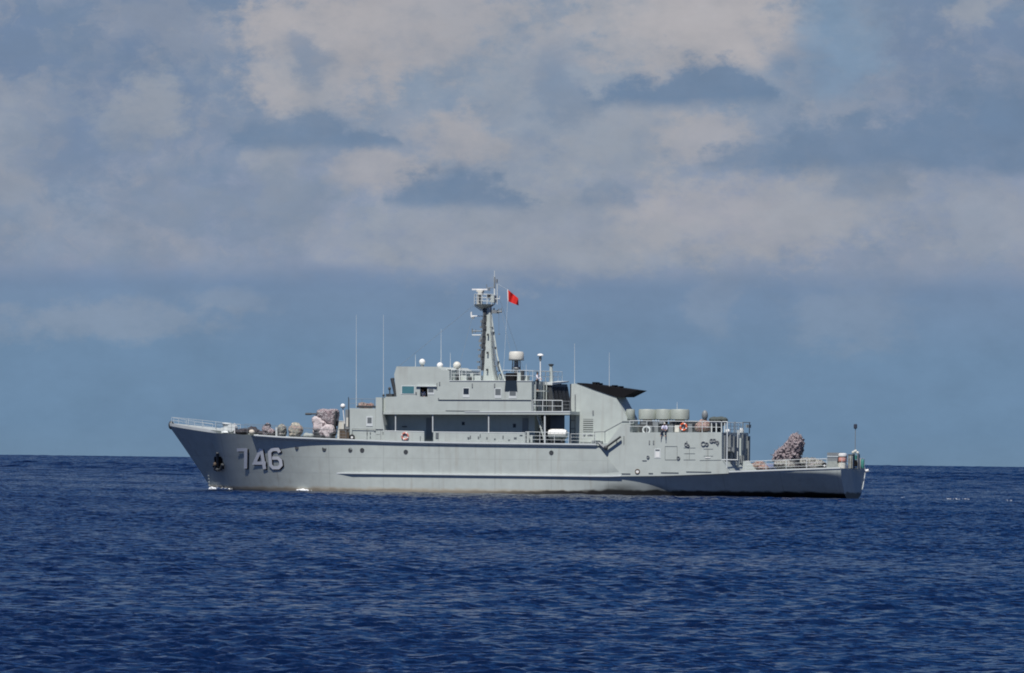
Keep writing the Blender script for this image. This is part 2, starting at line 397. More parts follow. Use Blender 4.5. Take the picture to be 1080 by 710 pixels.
    def build(self, name, mats, parent=None, org=None, smooth=False, ang=40):
        if name in SPLIT:
            isl = self.islands()
            if len(isl) > 1:
                return [b.build(name, mats, parent, org, smooth, ang) for b in isl][0]
        me = bpy.data.meshes.new(name)
        o_ = Vector(org) if org is not None else Vector((0, 0, 0))
        me.from_pydata([tuple(Vector(q) - o_) for q in self.v], [], self.f)
        for m in (mats if isinstance(mats, (list, tuple)) else [mats]): me.materials.append(m)
        me.polygons.foreach_set('material_index', self.mi)
        bm = bmesh.new(); bm.from_mesh(me); bmesh.ops.recalc_face_normals(bm, faces=bm.faces); bm.to_mesh(me); bm.free()
        if smooth:
            me.polygons.foreach_set('use_smooth', [True] * len(me.polygons))
            if ang: me.set_sharp_from_angle(angle=math.radians(ang))
        me.update()
        o = bpy.data.objects.new(name, me); COL.objects.link(o)
        if parent is not None: o.parent = parent
        return o

def thing(name, label, cat, base, group=None):
    o = bpy.data.objects.new(name, None); COL.objects.link(o); o.empty_display_size = .3
    o.matrix_world = SHIP_M @ Matrix.Translation(Vector(base))
    o['label'] = label; o['category'] = cat
    if group: o['group'] = group
    return o
def tag(o, label, cat, base, group=None):
    o.matrix_world = SHIP_M @ Matrix.Translation(Vector(base)); o['label'] = label; o['category'] = cat
    if group: o['group'] = group
    return o
def sub(name, mb, m, parent, **k): return mb.build(name, m, parent, **k)

# ------------------------------------------------------------------ sea
def build_sea():
    rng = np.random.default_rng(11)
    ys = [-60000, -8000, -2000, -600, -200, -60, 0, 20, 35, 45, 52, 56, 58]
    y = 60.0
    while y < 600: ys.append(y); y += .5 if y < 92 else (.13 if y < 170 else .25)
    while y < 2000: ys.append(y); y += .27 * (y / 600) ** 1.6
    while y < 7600: ys.append(y); y += 2.2
    while y < 90000: ys.append(y); y *= 1.08
    ys.append(90000.0)
    ys = np.array(ys)
    nh = 200
    t = np.linspace(-1, 1, 2 * nh + 1)
    half = np.where(np.abs(ys) < 2000, 15 + .085 * np.abs(ys), 15 + .085 * np.abs(ys))
    inner = t[None, :] * half[:, None]
    outer_f = np.array([1.15, 1.6, 3.0, 8.0])
    R = np.maximum(half * 40, 60000)[:, None]
    right = np.concatenate([half[:, None] * outer_f[None, :], R], 1)
    X = np.concatenate([-right[:, ::-1], inner, right], 1)
    n, m = X.shape
    Y = np.repeat(ys[:, None], m, 1)
    dx = half / nh
    dyy = np.gradient(ys)
    sp = np.maximum(dx * .8, np.minimum(dyy, 3))[:, None]
    colw = np.ones(m); k = len(outer_f) + 1
    colw[:k] = 0; colw[-k:] = 0
    roww = np.clip((ys - 58) / 10, 0, 1) * np.clip((7600 - ys) / 300, 0, 1)
    W = (roww[:, None] * colw[None, :]).astype(np.float32)
    Xf = X.astype(np.float32); Yf = Y.astype(np.float32)
    Zh = np.zeros_like(Xf); DX = np.zeros_like(Xf); DY = np.zeros_like(Xf)
    NC = 98
    lam = np.concatenate([np.exp(np.linspace(math.log(.32), math.log(5), 80)), np.linspace(5.2, 10, 18)]) * rng.uniform(.95, 1.05, NC)
    main = math.radians(-62)
    for i in range(NC):
        l = lam[i]; spread = .95 if l < 3 else .6
        th = main + rng.normal(0, spread); kx, ky = math.cos(th), math.sin(th); kk = 2 * math.pi / l
        slope = .046 if l < .9 else .046 * (.9 / l) ** 1.15 if l < 5.1 else .036
        a = slope * l / (2 * math.pi) * rng.uniform(.6, 1.35)
        att = np.clip((l / sp - 2.0) / 2.0, 0, 1).astype(np.float32)
        if l > 5: att = att * (.12 + .88 * np.clip((ys[:, None] - 550) / 900, 0, 1)).astype(np.float32)
        ph = (kk * (kx * Xf + ky * Yf) + rng.uniform(0, 6.283)).astype(np.float32)
        w = W * att
        cph = np.cos(ph)
        Zh += a * w * cph; s = np.sin(ph) * w * (a * .75)
        DX -= kx * s; DY -= ky * s
    # gust patches vary the height of the chop
    big = .95 + .2 * (np.sin(Xf / 23 + Yf / 41 + 1.0) * np.sin(Yf / 57 - Xf / 31)) + .2 * np.sin(Xf / 7.3 + Yf / 19 + 2)
    Zh *= big; Zh = Zh + .9 * np.abs(Zh) * Zh
    Zh = Zh - ((Xf.astype(np.float64) ** 2 + Yf.astype(np.float64) ** 2) / (2 * EARTH_R)).astype(np.float32)
    co = np.stack([Xf + DX, Yf + DY, Zh], -1).reshape(-1, 3).astype(np.float32)
    me = bpy.data.meshes.new('sea')
    nv = n * m; nf = (n - 1) * (m - 1)
    me.vertices.add(nv); me.vertices.foreach_set('co', co.ravel())
    idx = (np.arange(n - 1)[:, None] * m + np.arange(m - 1)[None, :]).ravel()
    quads = np.stack([idx, idx + 1, idx + m + 1, idx + m], 1).astype(np.int32)
    me.loops.add(nf * 4); me.loops.foreach_set('vertex_index', quads.ravel())
    me.polygons.add(nf); me.polygons.foreach_set('loop_start', np.arange(nf, dtype=np.int32) * 4)
    me.polygons.foreach_set('use_smooth', np.ones(nf, dtype=bool))
    me.update(calc_edges=True)
    m_ = bpy.data.materials.new('sea_water'); m_.use_nodes = True
    nt = m_.node_tree; N = nt.nodes; L = nt.links; b = N['Principled BSDF']
    b.inputs['Base Color'].default_value = (.0017, .0080, .034, 1); b.inputs['Roughness'].default_value = .135; b.inputs['IOR'].default_value = 1.333
    tc = N.new('ShaderNodeTexCoord'); nz = N.new('ShaderNodeTexNoise'); nz.inputs['Scale'].default_value = 3.2; nz.inputs['Detail'].default_value = 4
    nz.inputs['Roughness'].default_value = .6
    L.new(tc.outputs['Object'], nz.inputs['Vector'])
    sb_ = N.new('ShaderNodeVectorMath'); sb_.operation = 'SUBTRACT'; L.new(nz.outputs['Color'], sb_.inputs[0]); sb_.inputs[1].default_value = (.5, .5, .5)
    ml_ = N.new('ShaderNodeVectorMath'); ml_.operation = 'MULTIPLY'; L.new(sb_.outputs[0], ml_.inputs[0]); ml_.inputs[1].default_value = (2.1, 2.1, 0)
    ge_ = N.new('ShaderNodeNewGeometry'); ad_ = N.new('ShaderNodeVectorMath'); L.new(ge_.outputs['Normal'], ad_.inputs[0]); L.new(ml_.outputs[0], ad_.inputs[1])
    no_ = N.new('ShaderNodeVectorMath'); no_.operation = 'NORMALIZE'; L.new(ad_.outputs[0], no_.inputs[0]); L.new(no_.outputs[0], b.inputs['Normal'])
    me.materials.append(m_)
    o = bpy.data.objects.new('sea', me); COL.objects.link(o)
    o['kind'] = 'structure'; o['label'] = 'choppy dark blue sea reaching to the horizon'
build_sea()

# ------------------------------------------------------------------ hull form
MAIN_L = [(345, 499.0), (500, 501), (640, 502.5), (700, 500.5), (770, 498.0), (830, 495.8), (887, 494.0)]     # main deck line
DECK_L = [(178, 449.0), (205, 453), (232, 457.0), (271, 459.8), (300, 461.8), (360, 464.2), (420, 466.5), (500, 468), (625, 469.5)]   # forecastle deck edge
def curve(pts, p):
    q = [S(x, y, p) for x, y in pts]; xs = [w.x for w in q]; zs = [w.z for w in q]
    o = np.argsort(xs); xs = np.array(xs)[o]; zs = np.array(zs)[o]
    return lambda a: float(np.interp(a, xs, zs))
PB = 4.9
z_main = curve(MAIN_L, PB); 
_fd = curve(DECK_L[2:], PB)
bow_tip = S(178, 449, 0); stem_wl = S(223, 516.5, 0)
A_ST = S(887, 494, 4.4).x            # transom
def z_deck(a):
    a1 = S(232, 457, 3.0)
    if a <= a1.x: return _fd(a)
    t = (a - a1.x) / (bow_tip.x - a1.x); z1 = _fd(a1.x)
    return z1 + (bow_tip.z - z1) * t
def stem(z):
    t = z / bow_tip.z
    if t < 0: return stem_wl.x + t * 1.5
    return stem_wl.x + (bow_tip.x - stem_wl.x) * (t ** 1.06)
def ease(t): t = min(1, max(0, t)); return t * t * (3 - 2 * t)
Z_M = 1.9
LIP0 = S(271, 463, 4.2).x
def lip(a):
    """height of the flared strip under the forecastle deck edge"""
    if a > LIP0: return 0.0
    a2 = A(420, PB); a3 = A(628, PB)
    if a > a2: return .30 - .10 * (LIP0 - a) / (LIP0 - a2)
    return .20
def z_stem(a):
    t = (a - stem_wl.x) / (bow_tip.x - stem_wl.x)
    return bow_tip.z * (t ** (1 / 1.06)) if t > 0 else (a - stem_wl.x) / 1.5 * bow_tip.z
def bdk(q): return 4.85 * (1 - (1 - min(1, q / 13.0)) ** 3)
# slope of the flare, by distance aft of the stem head
D0 = bow_tip.x - stem_wl.x - .25
M0 = bdk(D0) / (z_deck(bow_tip.x - D0) - z_stem(bow_tip.x - D0))
M_D = np.arange(0, 40, .05)
M_T = np.interp(M_D, [0, D0 + 1.0, 6.6, 8.6, 10.5, 13.3, 17.2, 22.0, 40], [M0, M0, .58, .515, .47, .36, .18, .03, .03])
M_T = np.convolve(np.pad(M_T, 25, mode='edge'), np.ones(51) / 51, mode='valid')
M_T[M_D < D0] = M0
def halfb(a, z):
    if stem(z) - a <= 0: return 0.0
    zd = z_deck(a); d = bow_tip.x - a
    BD = bdk(d)
    H = zd - max(0.0, z_stem(a)) if d < D0 + .25 else zd
    m = BD / max(.05, H) if d < D0 else min(float(np.interp(d, M_D, M_T)), BD / (zd + .15))
    b = max(0.0, BD - m * (zd - z))
    s = ease((a - A_ST) / 31.0) if a > A_ST else 0
    hz = min(1, max(0, z / 2.4)) ** (.5 + .5 * ease((a - A_ST) / 5.0))
    fw = .44 + .56 * s; fd = .93 + .07 * s
    b *= fw + (fd - fw) * hz
    if z < 0: b *= max(.05, 1 + z / 2.6)
    l = lip(a)
    if l > 0:
        zt = z_deck(a); 
        if z > zt - l: b += (z - (zt - l)) * .8
    return b
def hullP(px, py, out=0.0):
    p = 4.0
    for _ in range(25): 
        q = S(px, py, p); p = p * .5 + .5 * halfb(q.x, q.z)
    q = S(px, py, p); e = .05
    dz = (halfb(q.x, q.z + e) - halfb(q.x, q.z - e)) / (2 * e); da = (halfb(q.x + e, q.z) - halfb(q.x - e, q.z)) / (2 * e)
    nrm = Vector((-da, 1, -dz)).normalized()
    return Vector((q.x, p, q.z)) + nrm * out

ship = thing('warship', 'long grey naval ship with hull number 746 and black topped funnel', 'warship', (0, 0, 0))

def build_hull():
    mb = MB()
    # lower hull, stern to stem
    TS = [0, .004, .02, .05, .1] + list(np.linspace(.15, .85, 36)) + list(np.linspace(.86, 1, 40))
    LV = list(np.linspace(-1.8, 0, 5)) 
    FR = list(np.linspace(0.03, 1, 12))
    BREAK0, BREAK1 = A(656, PB), A(630, PB)
    for sgn in (1, -1):
        rows = []
        for j in range(len(LV) + len(FR)):
            row = []
            for t in TS:
                a = A_ST
                for _ in range(8):
                    z = LV[j] if j < len(LV) else FR[j - len(LV)] * z_main(a)
                    a = A_ST + t * (stem(z) - A_ST)
                row.append((a, sgn * halfb(a, z), z))
            rows.append(row)
        mb.grid(rows)
    # topsides, break to stem
    TT = list(np.linspace(0, .62, 30)) + list(np.linspace(.63, 1, 44))
    FU = [0, .15, .3, .45, .6, .72, .82, .9]
    for sgn in (1, -1):
        rows = []
        K = FU + ['k', 'm', 'd']
        for f in K:
            row = []
            for t in TT:
                a = BREAK1
                for _ in range(10):
                    zm, zd = z_main(a), z_deck(a); l = max(lip(a), .02)
                    z = zm + (zd - l - zm) * f if not isinstance(f, str) else {'k': zd - l + .001, 'm': zd - l * .5, 'd': zd}[f]
                    if not isinstance(f, str) and f > .97: z = zd - l
                    g = (z - zm) / (zd - zm)
                    b0 = BREAK0 + (BREAK1 - BREAK0) * g
                    a = b0 + t * (stem(z) - b0)
                row.append((a, sgn * (halfb(a, z) + .002), z))
            rows.append(row)
        mb.grid(rows)
    # transom
    rows = []
    for z in list(np.linspace(-1.8, 0, 3)) + [f * z_main(A_ST) for f in FR]:
        b = halfb(A_ST, z); rows.append([(A_ST, b * k / 6, z) for k in range(-6, 7)])
    mb.grid(rows)
    bm_o = mb.build('hull', M_HULL, ship, smooth=True, ang=28)
    return bm_o
hull = build_hull()

def deck_sheet(name, a0, a1, zf, dz, n=40, pad=.04):
    rows = []
    for i in range(n + 1):
        a = a0 + (a1 - a0) * i / n; z = zf(a) - dz; b = max(.02, halfb(a, z) - pad)
        rows.append([(a, b, z), (a, 0, z + .08), (a, -b, z)])
    return MB().grid(rows).build(name, M_DECK, ship, smooth=True)
deck_sheet('quarterdeck', A_ST + .02, A(600, 4.5), z_main, .06)
deck_sheet('foredeck', A(632, 4.5), bow_tip.x - .3, z_deck, .05, 60)

# gunwale edge strips
def edge_strip(name, a0, a1, zf, w, h, m, n=40, dz=0.0, taper=0):
    mb = MB()
    for sgn in (1, -1):
        rows = []
        for i in range(n + 1):
            a = a0 + (a1 - a0) * i / n; z = zf(a) + dz; b = halfb(a, z)
            k = 1.0 if taper == 0 else min(1, (n - i) / taper, )
            o = w * k
            rows.append([(a, sgn * (b - .05), z + h), (a, sgn * (b + o), z + h), (a, sgn * (b + o), z), (a, sgn * (b - .05), z - .12)])
        mb.grid(rows)
        for r in (rows[0], rows[-1]): mb.add(r, [(0, 1, 2, 3)])
    return mb.build(name, m, hull)
edge_strip('gunwale', A(629, PB), LIP0, z_deck, .05, .13, M_LIGHT, 60)
edge_strip('rubbing_strake', A(655, PB), A(353, PB), z_main, .17, .10, M_LIGHT, 50, -.04, 3)
edge_strip('deck_edge', A_ST + .02, A(655.2, PB), z_main, .08, .13, M_LIGHT, 40, -.02)

# transom edge: pale band round the far side of the transom
mb = MB(); pts = []
for f in np.linspace(.03, 1, 12):
    z = f * z_main(A_ST); pts.append((A_ST - .02, -halfb(A_ST, z) - .01, z))
mb.tube(pts, .032)
sub('transom_edge', mb, M_LIGHT, hull)

# bow bulwark: white upstand along the stem head
mb = MB()
for sgn in (1, -1):
    rows = []
    a0 = S(233, 456, 3.2).x
    for i in range(25):
        a = a0 + (bow_tip.x - .05 - a0) * i / 24; z = z_deck(a); b = halfb(a, z)
        h = .27 * min(1, .25 + i / 5)
        rows.append([(a, sgn * max(.02, b - .03), z - .05), (a, sgn * max(.03, b + .02), z + h), (a, sgn * max(.0, b - .06), z + h), (a, sgn * max(0, b - .08), z)])
    mb.grid(rows)
sub('bow_bulwark', mb, M_LIGHT, ship)
mb = MB().ball(S(180.5, 448.5, 0), .28, .22, .42)
sub('stem_fairlead', mb, M_DARK, ship, smooth=True)

# hull number 746 with painted drop shadow
def stroke(mb, pts, w, off, mi, dx=0, dy=0):
    pts = [Vector((x + dx, y + dy)) for x, y in pts]
    L = []
    for i, p in enumerate(pts):
        if i == 0: d = (pts[1] - p).normalized(); nrm = Vector((-d.y, d.x)); k = 1
        elif i == len(pts) - 1: d = (p - pts[i - 1]).normalized(); nrm = Vector((-d.y, d.x)); k = 1
        else:
            d0 = (p - pts[i - 1]).normalized(); d1 = (pts[i + 1] - p).normalized()
            nrm = (Vector((-d0.y, d0.x)) + Vector((-d1.y, d1.x))).normalized(); k = 1 / max(.5, nrm.dot(Vector((-d0.y, d0.x))))
        L.append((p, nrm * k))
    rows = []
    for i in range(len(L) - 1):
        for s in range(6 if i == len(L) - 2 else 5):
            t = s / 5; p = L[i][0].lerp(L[i + 1][0], t); nn = L[i][1].lerp(L[i + 1][1], t)
            rows.append([hullP(*(p + nn * w * q), out=off) for q in (-.5, 0, .5)])
    mb.grid(rows, mi)
DIG = {7: [[(250.0, 474.3), (261.2, 474.3)], [(259.4, 475.9), (259.2, 494)]],
       4: [[(275.3, 473.2), (268.6, 488.3), (280.6, 488.3)], [(275.6, 473.4), (279.4, 494.6)]],
       6: [[(295.2, 477.0), (293.2, 473.9), (287.4, 473.9), (284.4, 476.8), (285.6, 490.4), (288.4, 493.2), (294, 493.2), (296.6, 490.4), (296.0, 485.4), (293.4, 483.0), (287.2, 483.0)]]}
for k, sts in DIG.items():
    mb = MB()
    for i, s in enumerate(sts): stroke(mb, s, 3.3, .035 + .004 * i, 1, 1.5, 1.0)
    for i, s in enumerate(sts): stroke(mb, s, 3.4, .055 + .004 * i, 0)
    sub('hull_number', mb, [M_NUM, M_BLACK], hull)

# portholes
for px, py, r in ((313, 471.8, .17), (342, 473.4, .2), (369.5, 474.8, .19), (382, 475.0, .2), (428, 476.8, .2), (581.5, 477.6, .2)):
    c = hullP(px, py, .0); mb = MB().torus(c, r, .03, 'y', 16, 6).lathe(c + Vector((0, -.05, 0)), [(r, -.08), (r, .06)], 16, 'y')
    sub('porthole', mb, M_DARK, hull)

# anchor over a flat black patch that paints in the pocket's shade
mb = MB()
rows = []
for yy in np.linspace(481.5, 494.5, 6):
    w = 4.4 if yy > 483 else 3.4
    rows.append([hullP(231.2 + (yy - 488) * .2 + s * w, yy, .06) for s in (-1, -.5, 0, .5, 1)])
mb.grid(rows); sub('anchor_pocket_shade', mb, M_BLACK, hull)
c = hullP(231, 487, .16)
mb = MB().tube([hullP(230, 477, .14), hullP(231.2, 491, .2)], .13, 8)
mb.tube([hullP(226.5, 489.8, .22), hullP(228.4, 493.6, .28), hullP(231.4, 494.4, .3), hullP(234.6, 493.4, .28), hullP(236, 488.6, .22)], .15, 8)
mb.ball(hullP(231.4, 494, .25), .3, .2, .2)
sub('anchor', mb, M_DARK, hull, smooth=True)
mb = MB().ball(hullP(228.6, 488.2, .3), .16, .12, .2); sub('anchor_shackle', mb, M_RUST, hull, smooth=True)

# ------------------------------------------------------------------ railings
def rail(name, pts, h=1.05, bars=3, gap=1.5, r=.03, m=None, parent=None):
    mb = MB(); pts = [Vector(p) for p in pts]; up = Vector((0, 0, 1))
    for k in range(bars): mb.tube([p + up * h * (k + 1) / bars for p in pts], r * (1.15 if k == bars - 1 else .75), 5)
    for i in range(len(pts) - 1):
        n = max(1, round((pts[i + 1] - pts[i]).length / gap))
        for s in range(n + (1 if i == len(pts) - 2 else 0)):
            p = pts[i].lerp(pts[i + 1], s / n); mb.tube([p - up * .03, p + up * h], r * 1.1, 5)
    return mb.build(name, m or M_LIGHT, parent or ship)
def edge_pts(a0, a1, n, inset=.15, sgn=1):
    return [Vector((a, sgn * max(.05, halfb(a, z_deck(a)) - inset), z_deck(a))) for a in np.linspace(a0, a1, n)]
a_b = S(228, 456, 3).x
for sgn in (1, -1):
    rail('bow_railing', [q + Vector((0, 0, .3)) for q in edge_pts(a_b, bow_tip.x - .4, 6, .12, sgn)], .55, 2, 1.9, .017)
    rail('foredeck_railing', edge_pts(A(366, 4.6), a_b - .4, 9, .12, sgn), .95, 3, 1.9, .016, M_MID)

# ------------------------------------------------------------------ forward house
fh = MB().prism([(368.8, 464.2), (368.8, 430.6), (396.2, 431), (396.2, 464.8)], 4.55, -4.55).build('forward_house', M_GREY, ship)
mb = MB().pbox(386.4, 439.2, 393.0, 449.6, 4.59, 4.45); wf = sub('window', mb, M_LIGHT, fh)
MB().pbox(387.5, 440.4, 391.9, 446.4, 4.605, 4.5).build('pane', M_SHUT, fh)
MB().tube([S(371.5, 452.2, 4.66), S(404, 452.8, 4.66)], .03).build('handrail', M_MID, fh)
for x in (371.5, 387, 401.5): MB().tube([S(x, 452.5, 4.63), S(x, 464, 4.63)], .02).build('handrail_post', M_MID, fh)
mb = MB()
for x, y, w, h in ((386.6, 457, .9, 2.2), (390, 456.8, .9, 1.8), (394.5, 454.6, 4.2, .8), (397, 458.4, 5, .6), (403.6, 457, .8, 3.2), (390, 461, .8, 1.5)):
    mb.pbox(x, y - h / 2, x + w, y + h / 2, 4.62, 4.5)
sub('wall_fittings', mb, M_SHUT, fh)
MB().pbox(364.2, 432, 368.6, 456, 3.6, 2.6).build('locker_cabinet', M_MID, fh)
MB().pbox(365.2, 440.5, 368.0, 450, 3.63, 3.5).build('cabinet_panel', M_CREAM, fh)
MB().pbox(376, 427.9, 396, 430.2, 4.5, 4.1).build('roof_kerb', M_DARK, fh)
q = S(368.5, 430.6, 4.4); q2 = S(395, 430.9, 4.4)
rail('house_top_railing', [q, q2], .9, 2, 1.3, .018, M_MID, fh)
MB().tube([S(367.6, 450, 3.9), S(367.6, 419, 3.9)], .04).build('signal_pole', M_DARK, fh)
mb = MB().ball(S(361.6, 428.4, 3.6), .24, .24, .24).tube([S(361.6, 430, 3.6), S(363.5, 447, 3.6)], .05)
sub('searchlight_dome', mb, M_WHITE, ship, smooth=True)

# ------------------------------------------------------------------ main superstructure
PS = 4.82
# forward shoulder block linking the forward house and the gallery
MB().prism([(396.3, 464.8), (396.3, 419.2), (403.2, 419.2), (403.2, 436.8), (405.8, 456), (405.8, 464.9)], 4.62, -4.62).build('shoulder_block', M_GREY, ship)
MB().prism([(402, 436), (402, 419.8), (408, 419.8), (408, 436)], 4.2, -4.2).build('corner_recess', M_GREY, ship)
# recessed wall of the side gallery
gw = MB().prism([(404, 466), (404, 435.2), (564, 435.2), (564, 467.5)], 3.1, -3.1).build('gallery_wall', M_GREY, ship)
for x0, x1, y0, y1 in ((487, 490, 445, 448.5), (541, 544, 447, 451)):
    MB().pbox(x0, y0, x1, y1, 3.14, 3.0).build('window', M_GLASS, gw)
for x0, x1 in ((449.5, 455.5), (551, 557)):
    MB().pbox(x0, 441, x1, 464, 3.16, 3.0).build('door', M_MID, gw)
MB().pbox(424, 449.5, 429, 450.6, 3.2, 3.0).build('pipe_bracket', M_DARK, gw)
# gallery bulwark in two lengths, a gap for the side door between
for x0, x1, y0 in ((405.9, 447.4, 455.2), (457.0, 553.5, 456.4)):
    b_ = MB().prism([(x0, y0 - .6), (x0, 466.4), (x1, 467.4), (x1, y0 + .3)], PS, PS - .08).build('gallery_bulwark', M_GREY, ship)
    MB().tube([S(x0, y0 - .6, PS - .02), S(x1, y0 + .3, PS - .02)], .045).build('handrail', M_LIGHT, b_)
    if x0 > 450:
        mb = MB()
        for x, y, w, h in ((459.5, 459.5, 3, 6), (493, 462, 2, 2), (495.5, 461, 1, 3), (504, 461.5, 1.2, 2.4), (506, 459.5, .8, 3), (530, 461, 1, 3), (542, 462, 2.8, 1.6), (536, 464, 1.5, 1), (548, 459, 3, .8), (521, 463, 1.6, 1.2), (513, 462, 1, 2)):
            mb.pbox(x, y - h / 2, x + w, y + h / 2, PS + .05, PS - .02)
        sub('wall_fittings', mb, M_SHUT, b_)
    else:
        MB().pbox(443, 460, 443.6, 466, PS + .03, PS).build('seam', M_SHUT, b_)
for x in (417.2, 456.4, 515.4, 574.6):
    y1 = 467.6 if x > 570 else 456
    r_ = .085 if x > 570 else .06
    MB().tube([S(x, 435.5, PS - .12), S(x, y1, PS - .12)], r_, 8).build('pillar', M_LIGHT, ship)
# upper deck slab over the gallery, carried aft to the funnel
ud = MB().prism([(404.2, 434.9), (601.2, 434.0), (601.2, 437.4), (404.2, 437.0)], PS + .05, -PS - .05).build('upper_deck', M_GREY, ship)
MB().prism([(490, 434.0), (601.3, 433.6), (601.3, 434.9), (490, 435.0)], PS + .09, PS + .052).build('deck_lip', M_LIGHT, ud)
# upper house side, bulwark level to bridge top
def boolean_cut(o, cutters):
    for cmb in cutters:
        c = cmb.build('cutter', M_DARK)
        md = o.modifiers.new('b', 'BOOLEAN'); md.object = c; md.solver = 'EXACT'; md.operation = 'DIFFERENCE'
        c.parent = o.parent
        dg = bpy.context.evaluated_depsgraph_get(); me = bpy.data.meshes.new_from_object(o.evaluated_get(dg))
        o.modifiers.clear(); o.data = me; bpy.data.objects.remove(c)
br = MB().prism([(406.4, 434.8), (406.4, 418.6), (418.3, 418.4), (415.7, 395), (418.2, 386.6), (460.5, 386.9), (466.8, 390.6), (474.0, 390.6), (474.0, 401.6),
                 (560.8, 401.9), (560.8, 433.9)], PS, -PS).build('bridge', M_GREY, ship)
boolean_cut(br, [MB().pbox(441.3, 408.2, 449.2, 418.4, PS + .5, PS - 1.6), MB().pbox(438.5, 407.6, 452, 429.8, PS - .22, PS - 1.75)])
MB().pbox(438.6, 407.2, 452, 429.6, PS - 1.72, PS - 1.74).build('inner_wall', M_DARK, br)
# bevelled corner face on the bridge front, dark windscreens
wmb = MB()
for k in range(5):
    y0 = PS - .5 - k * 1.9
    q0 = S(416.2, 398, PS); q1 = S(418.2, 416.5, PS)
    wmb.add([(q0.x + .05, y0, q0.z), (q0.x + .05, y0 - 1.5, q0.z), (q1.x + .05, y0 - 1.5, q1.z), (q1.x + .05, y0, q1.z)], [(0, 1, 2, 3)])
sub('windscreen', wmb, M_GLASS, br)
MB().pbox(423.2, 406.6, 437.4, 415.9, PS + .025, PS - .05).build('window_frame', M_LIGHT, br)
MB().pbox(424.0, 407.4, 436.6, 415.1, PS + .04, PS - .04).build('window', M_TEAL, br)
MB().pbox(438.6, 407.0, 460.6, 407.9, PS + .16, PS - .02).build('door_canopy', M_LIGHT, br)
for x0, x1, y0, y1, m_ in ((451.6, 457.2, 409.6, 415.6, M_SHUT), (488.8, 494.4, 409.6, 418.6, M_GLASS), (522.4, 528.0, 410.2, 419.4, M_SHUT), (537.4, 544.0, 412.0, 419.6, M_SHUT)):
    f_ = MB().pbox(x0 - .7, y0 - .7, x1 + .7, y1 + .7, PS + .025, PS - .05).build('window_frame', M_LIGHT, br)
    ym = y0 + (y1 - y0) * .7
    MB().pbox(x0, y0, x1, ym, PS + .04, PS - .04).build('window', m_, br)
MB().tube([S(462.5, 421.6, PS + .05), S(560, 421.9, PS + .05)], .035).build('wall_pipe', M_SHUT, br)
MB().pbox(470, 433.0, 506, 433.7, PS + .035, PS - .02).build('wall_groove', M_DARK, br)
mb = MB()
for x, y, w, h in ((463, 404.5, 1, 3.5), (438, 414.5, 1.4, 2.2), (460.4, 407.5, .5, 7), (497.5, 406.5, 1, 4), (521, 406.5, 1.1, 4), (461.8, 420.5, 1, 2)):
    mb.pbox(x, y - h / 2, x + w, y + h / 2, PS + .07, PS - .02)
sub('wall_fittings', mb, M_MID, br)
# dark panel below the satellite drum
MB().prism([(533.2, 401.4), (544.8, 401.4), (545.6, 412.6), (532.2, 412.2)], PS + .06, PS - .04).build('dark_panel', M_GLASS, br)
MB().pbox(533.4, 393.4, 541.6, 401.5, 3.9, 2.6).build('equipment_box', M_BLACK, br)
# roof edge coaming, roof rails
MB().prism([(473.8, 401.2), (561, 401.5), (561, 402.2), (473.8, 401.9)], PS + .05, PS - .1).build('roof_edge', M_LIGHT, br)
zt = S(520, 401.6, 4).z
def at_z(px, p, z): return Vector((A(px, p), p, z))
rail('bridge_top_railing', [at_z(475, 4.5, zt), at_z(506, 4.5, zt)], 1.0, 3, 1.3, .026, M_LIGHT, br)
rail('bridge_top_railing', [at_z(529, 4.5, zt), at_z(561, 4.5, zt), at_z(592, -4.5, zt)], 1.0, 2, 1.3, .024, M_LIGHT, br)
rail('bridge_top_railing', [at_z(489, -4.5, zt), at_z(592, -4.5, zt)], 1.0, 2, 1.6, .02, M_MID, br)
# roof lockers seen through the rails
mb = MB()
for x0, x1, y0, p in ((476, 479, 394, 3.5), (485, 492, 396, 2.5), (496, 499, 393.5, 2), (500.5, 507, 396, 3.2), (546, 549, 393, 3.2), (552, 556, 396, 1)):
    mb.pbox(x0, y0, x1, 401.6, p, p - .8)
sub('roof_locker', mb, M_GREY, br)
mb = MB()
for x0, x1, y0, p in ((479.5, 482, 396, 3), (494, 496, 397, 3), (549.4, 551.4, 391, 3)): mb.pbox(x0, y0, x1, 401.6, p, p - .5)
sub('roof_fittings', mb, M_DARK, br)

# instruments on the bridge front ledge
mb = MB().pbox(409.5, 415.4, 413.6, 418.6, 3.6, 3.0).tube([S(411.2, 418, 3.4), S(411.0, 409.5, 3.4)], .06).ball(S(410.8, 410, 3.4), .14, .14, .16)
mb.tube([S(417.6, 418, 4.3), S(413.4, 399, 4.3)], .17).ball(S(414.6, 400, 3.2), .13, .13, .14).pbox(407, 415.5, 409, 418.6, 3.2, 2.9)
mb.ball(S(404.5, 417.2, 4.2), .12, .12, .14)
sub('pelorus_stand', mb, M_DARK, ship)

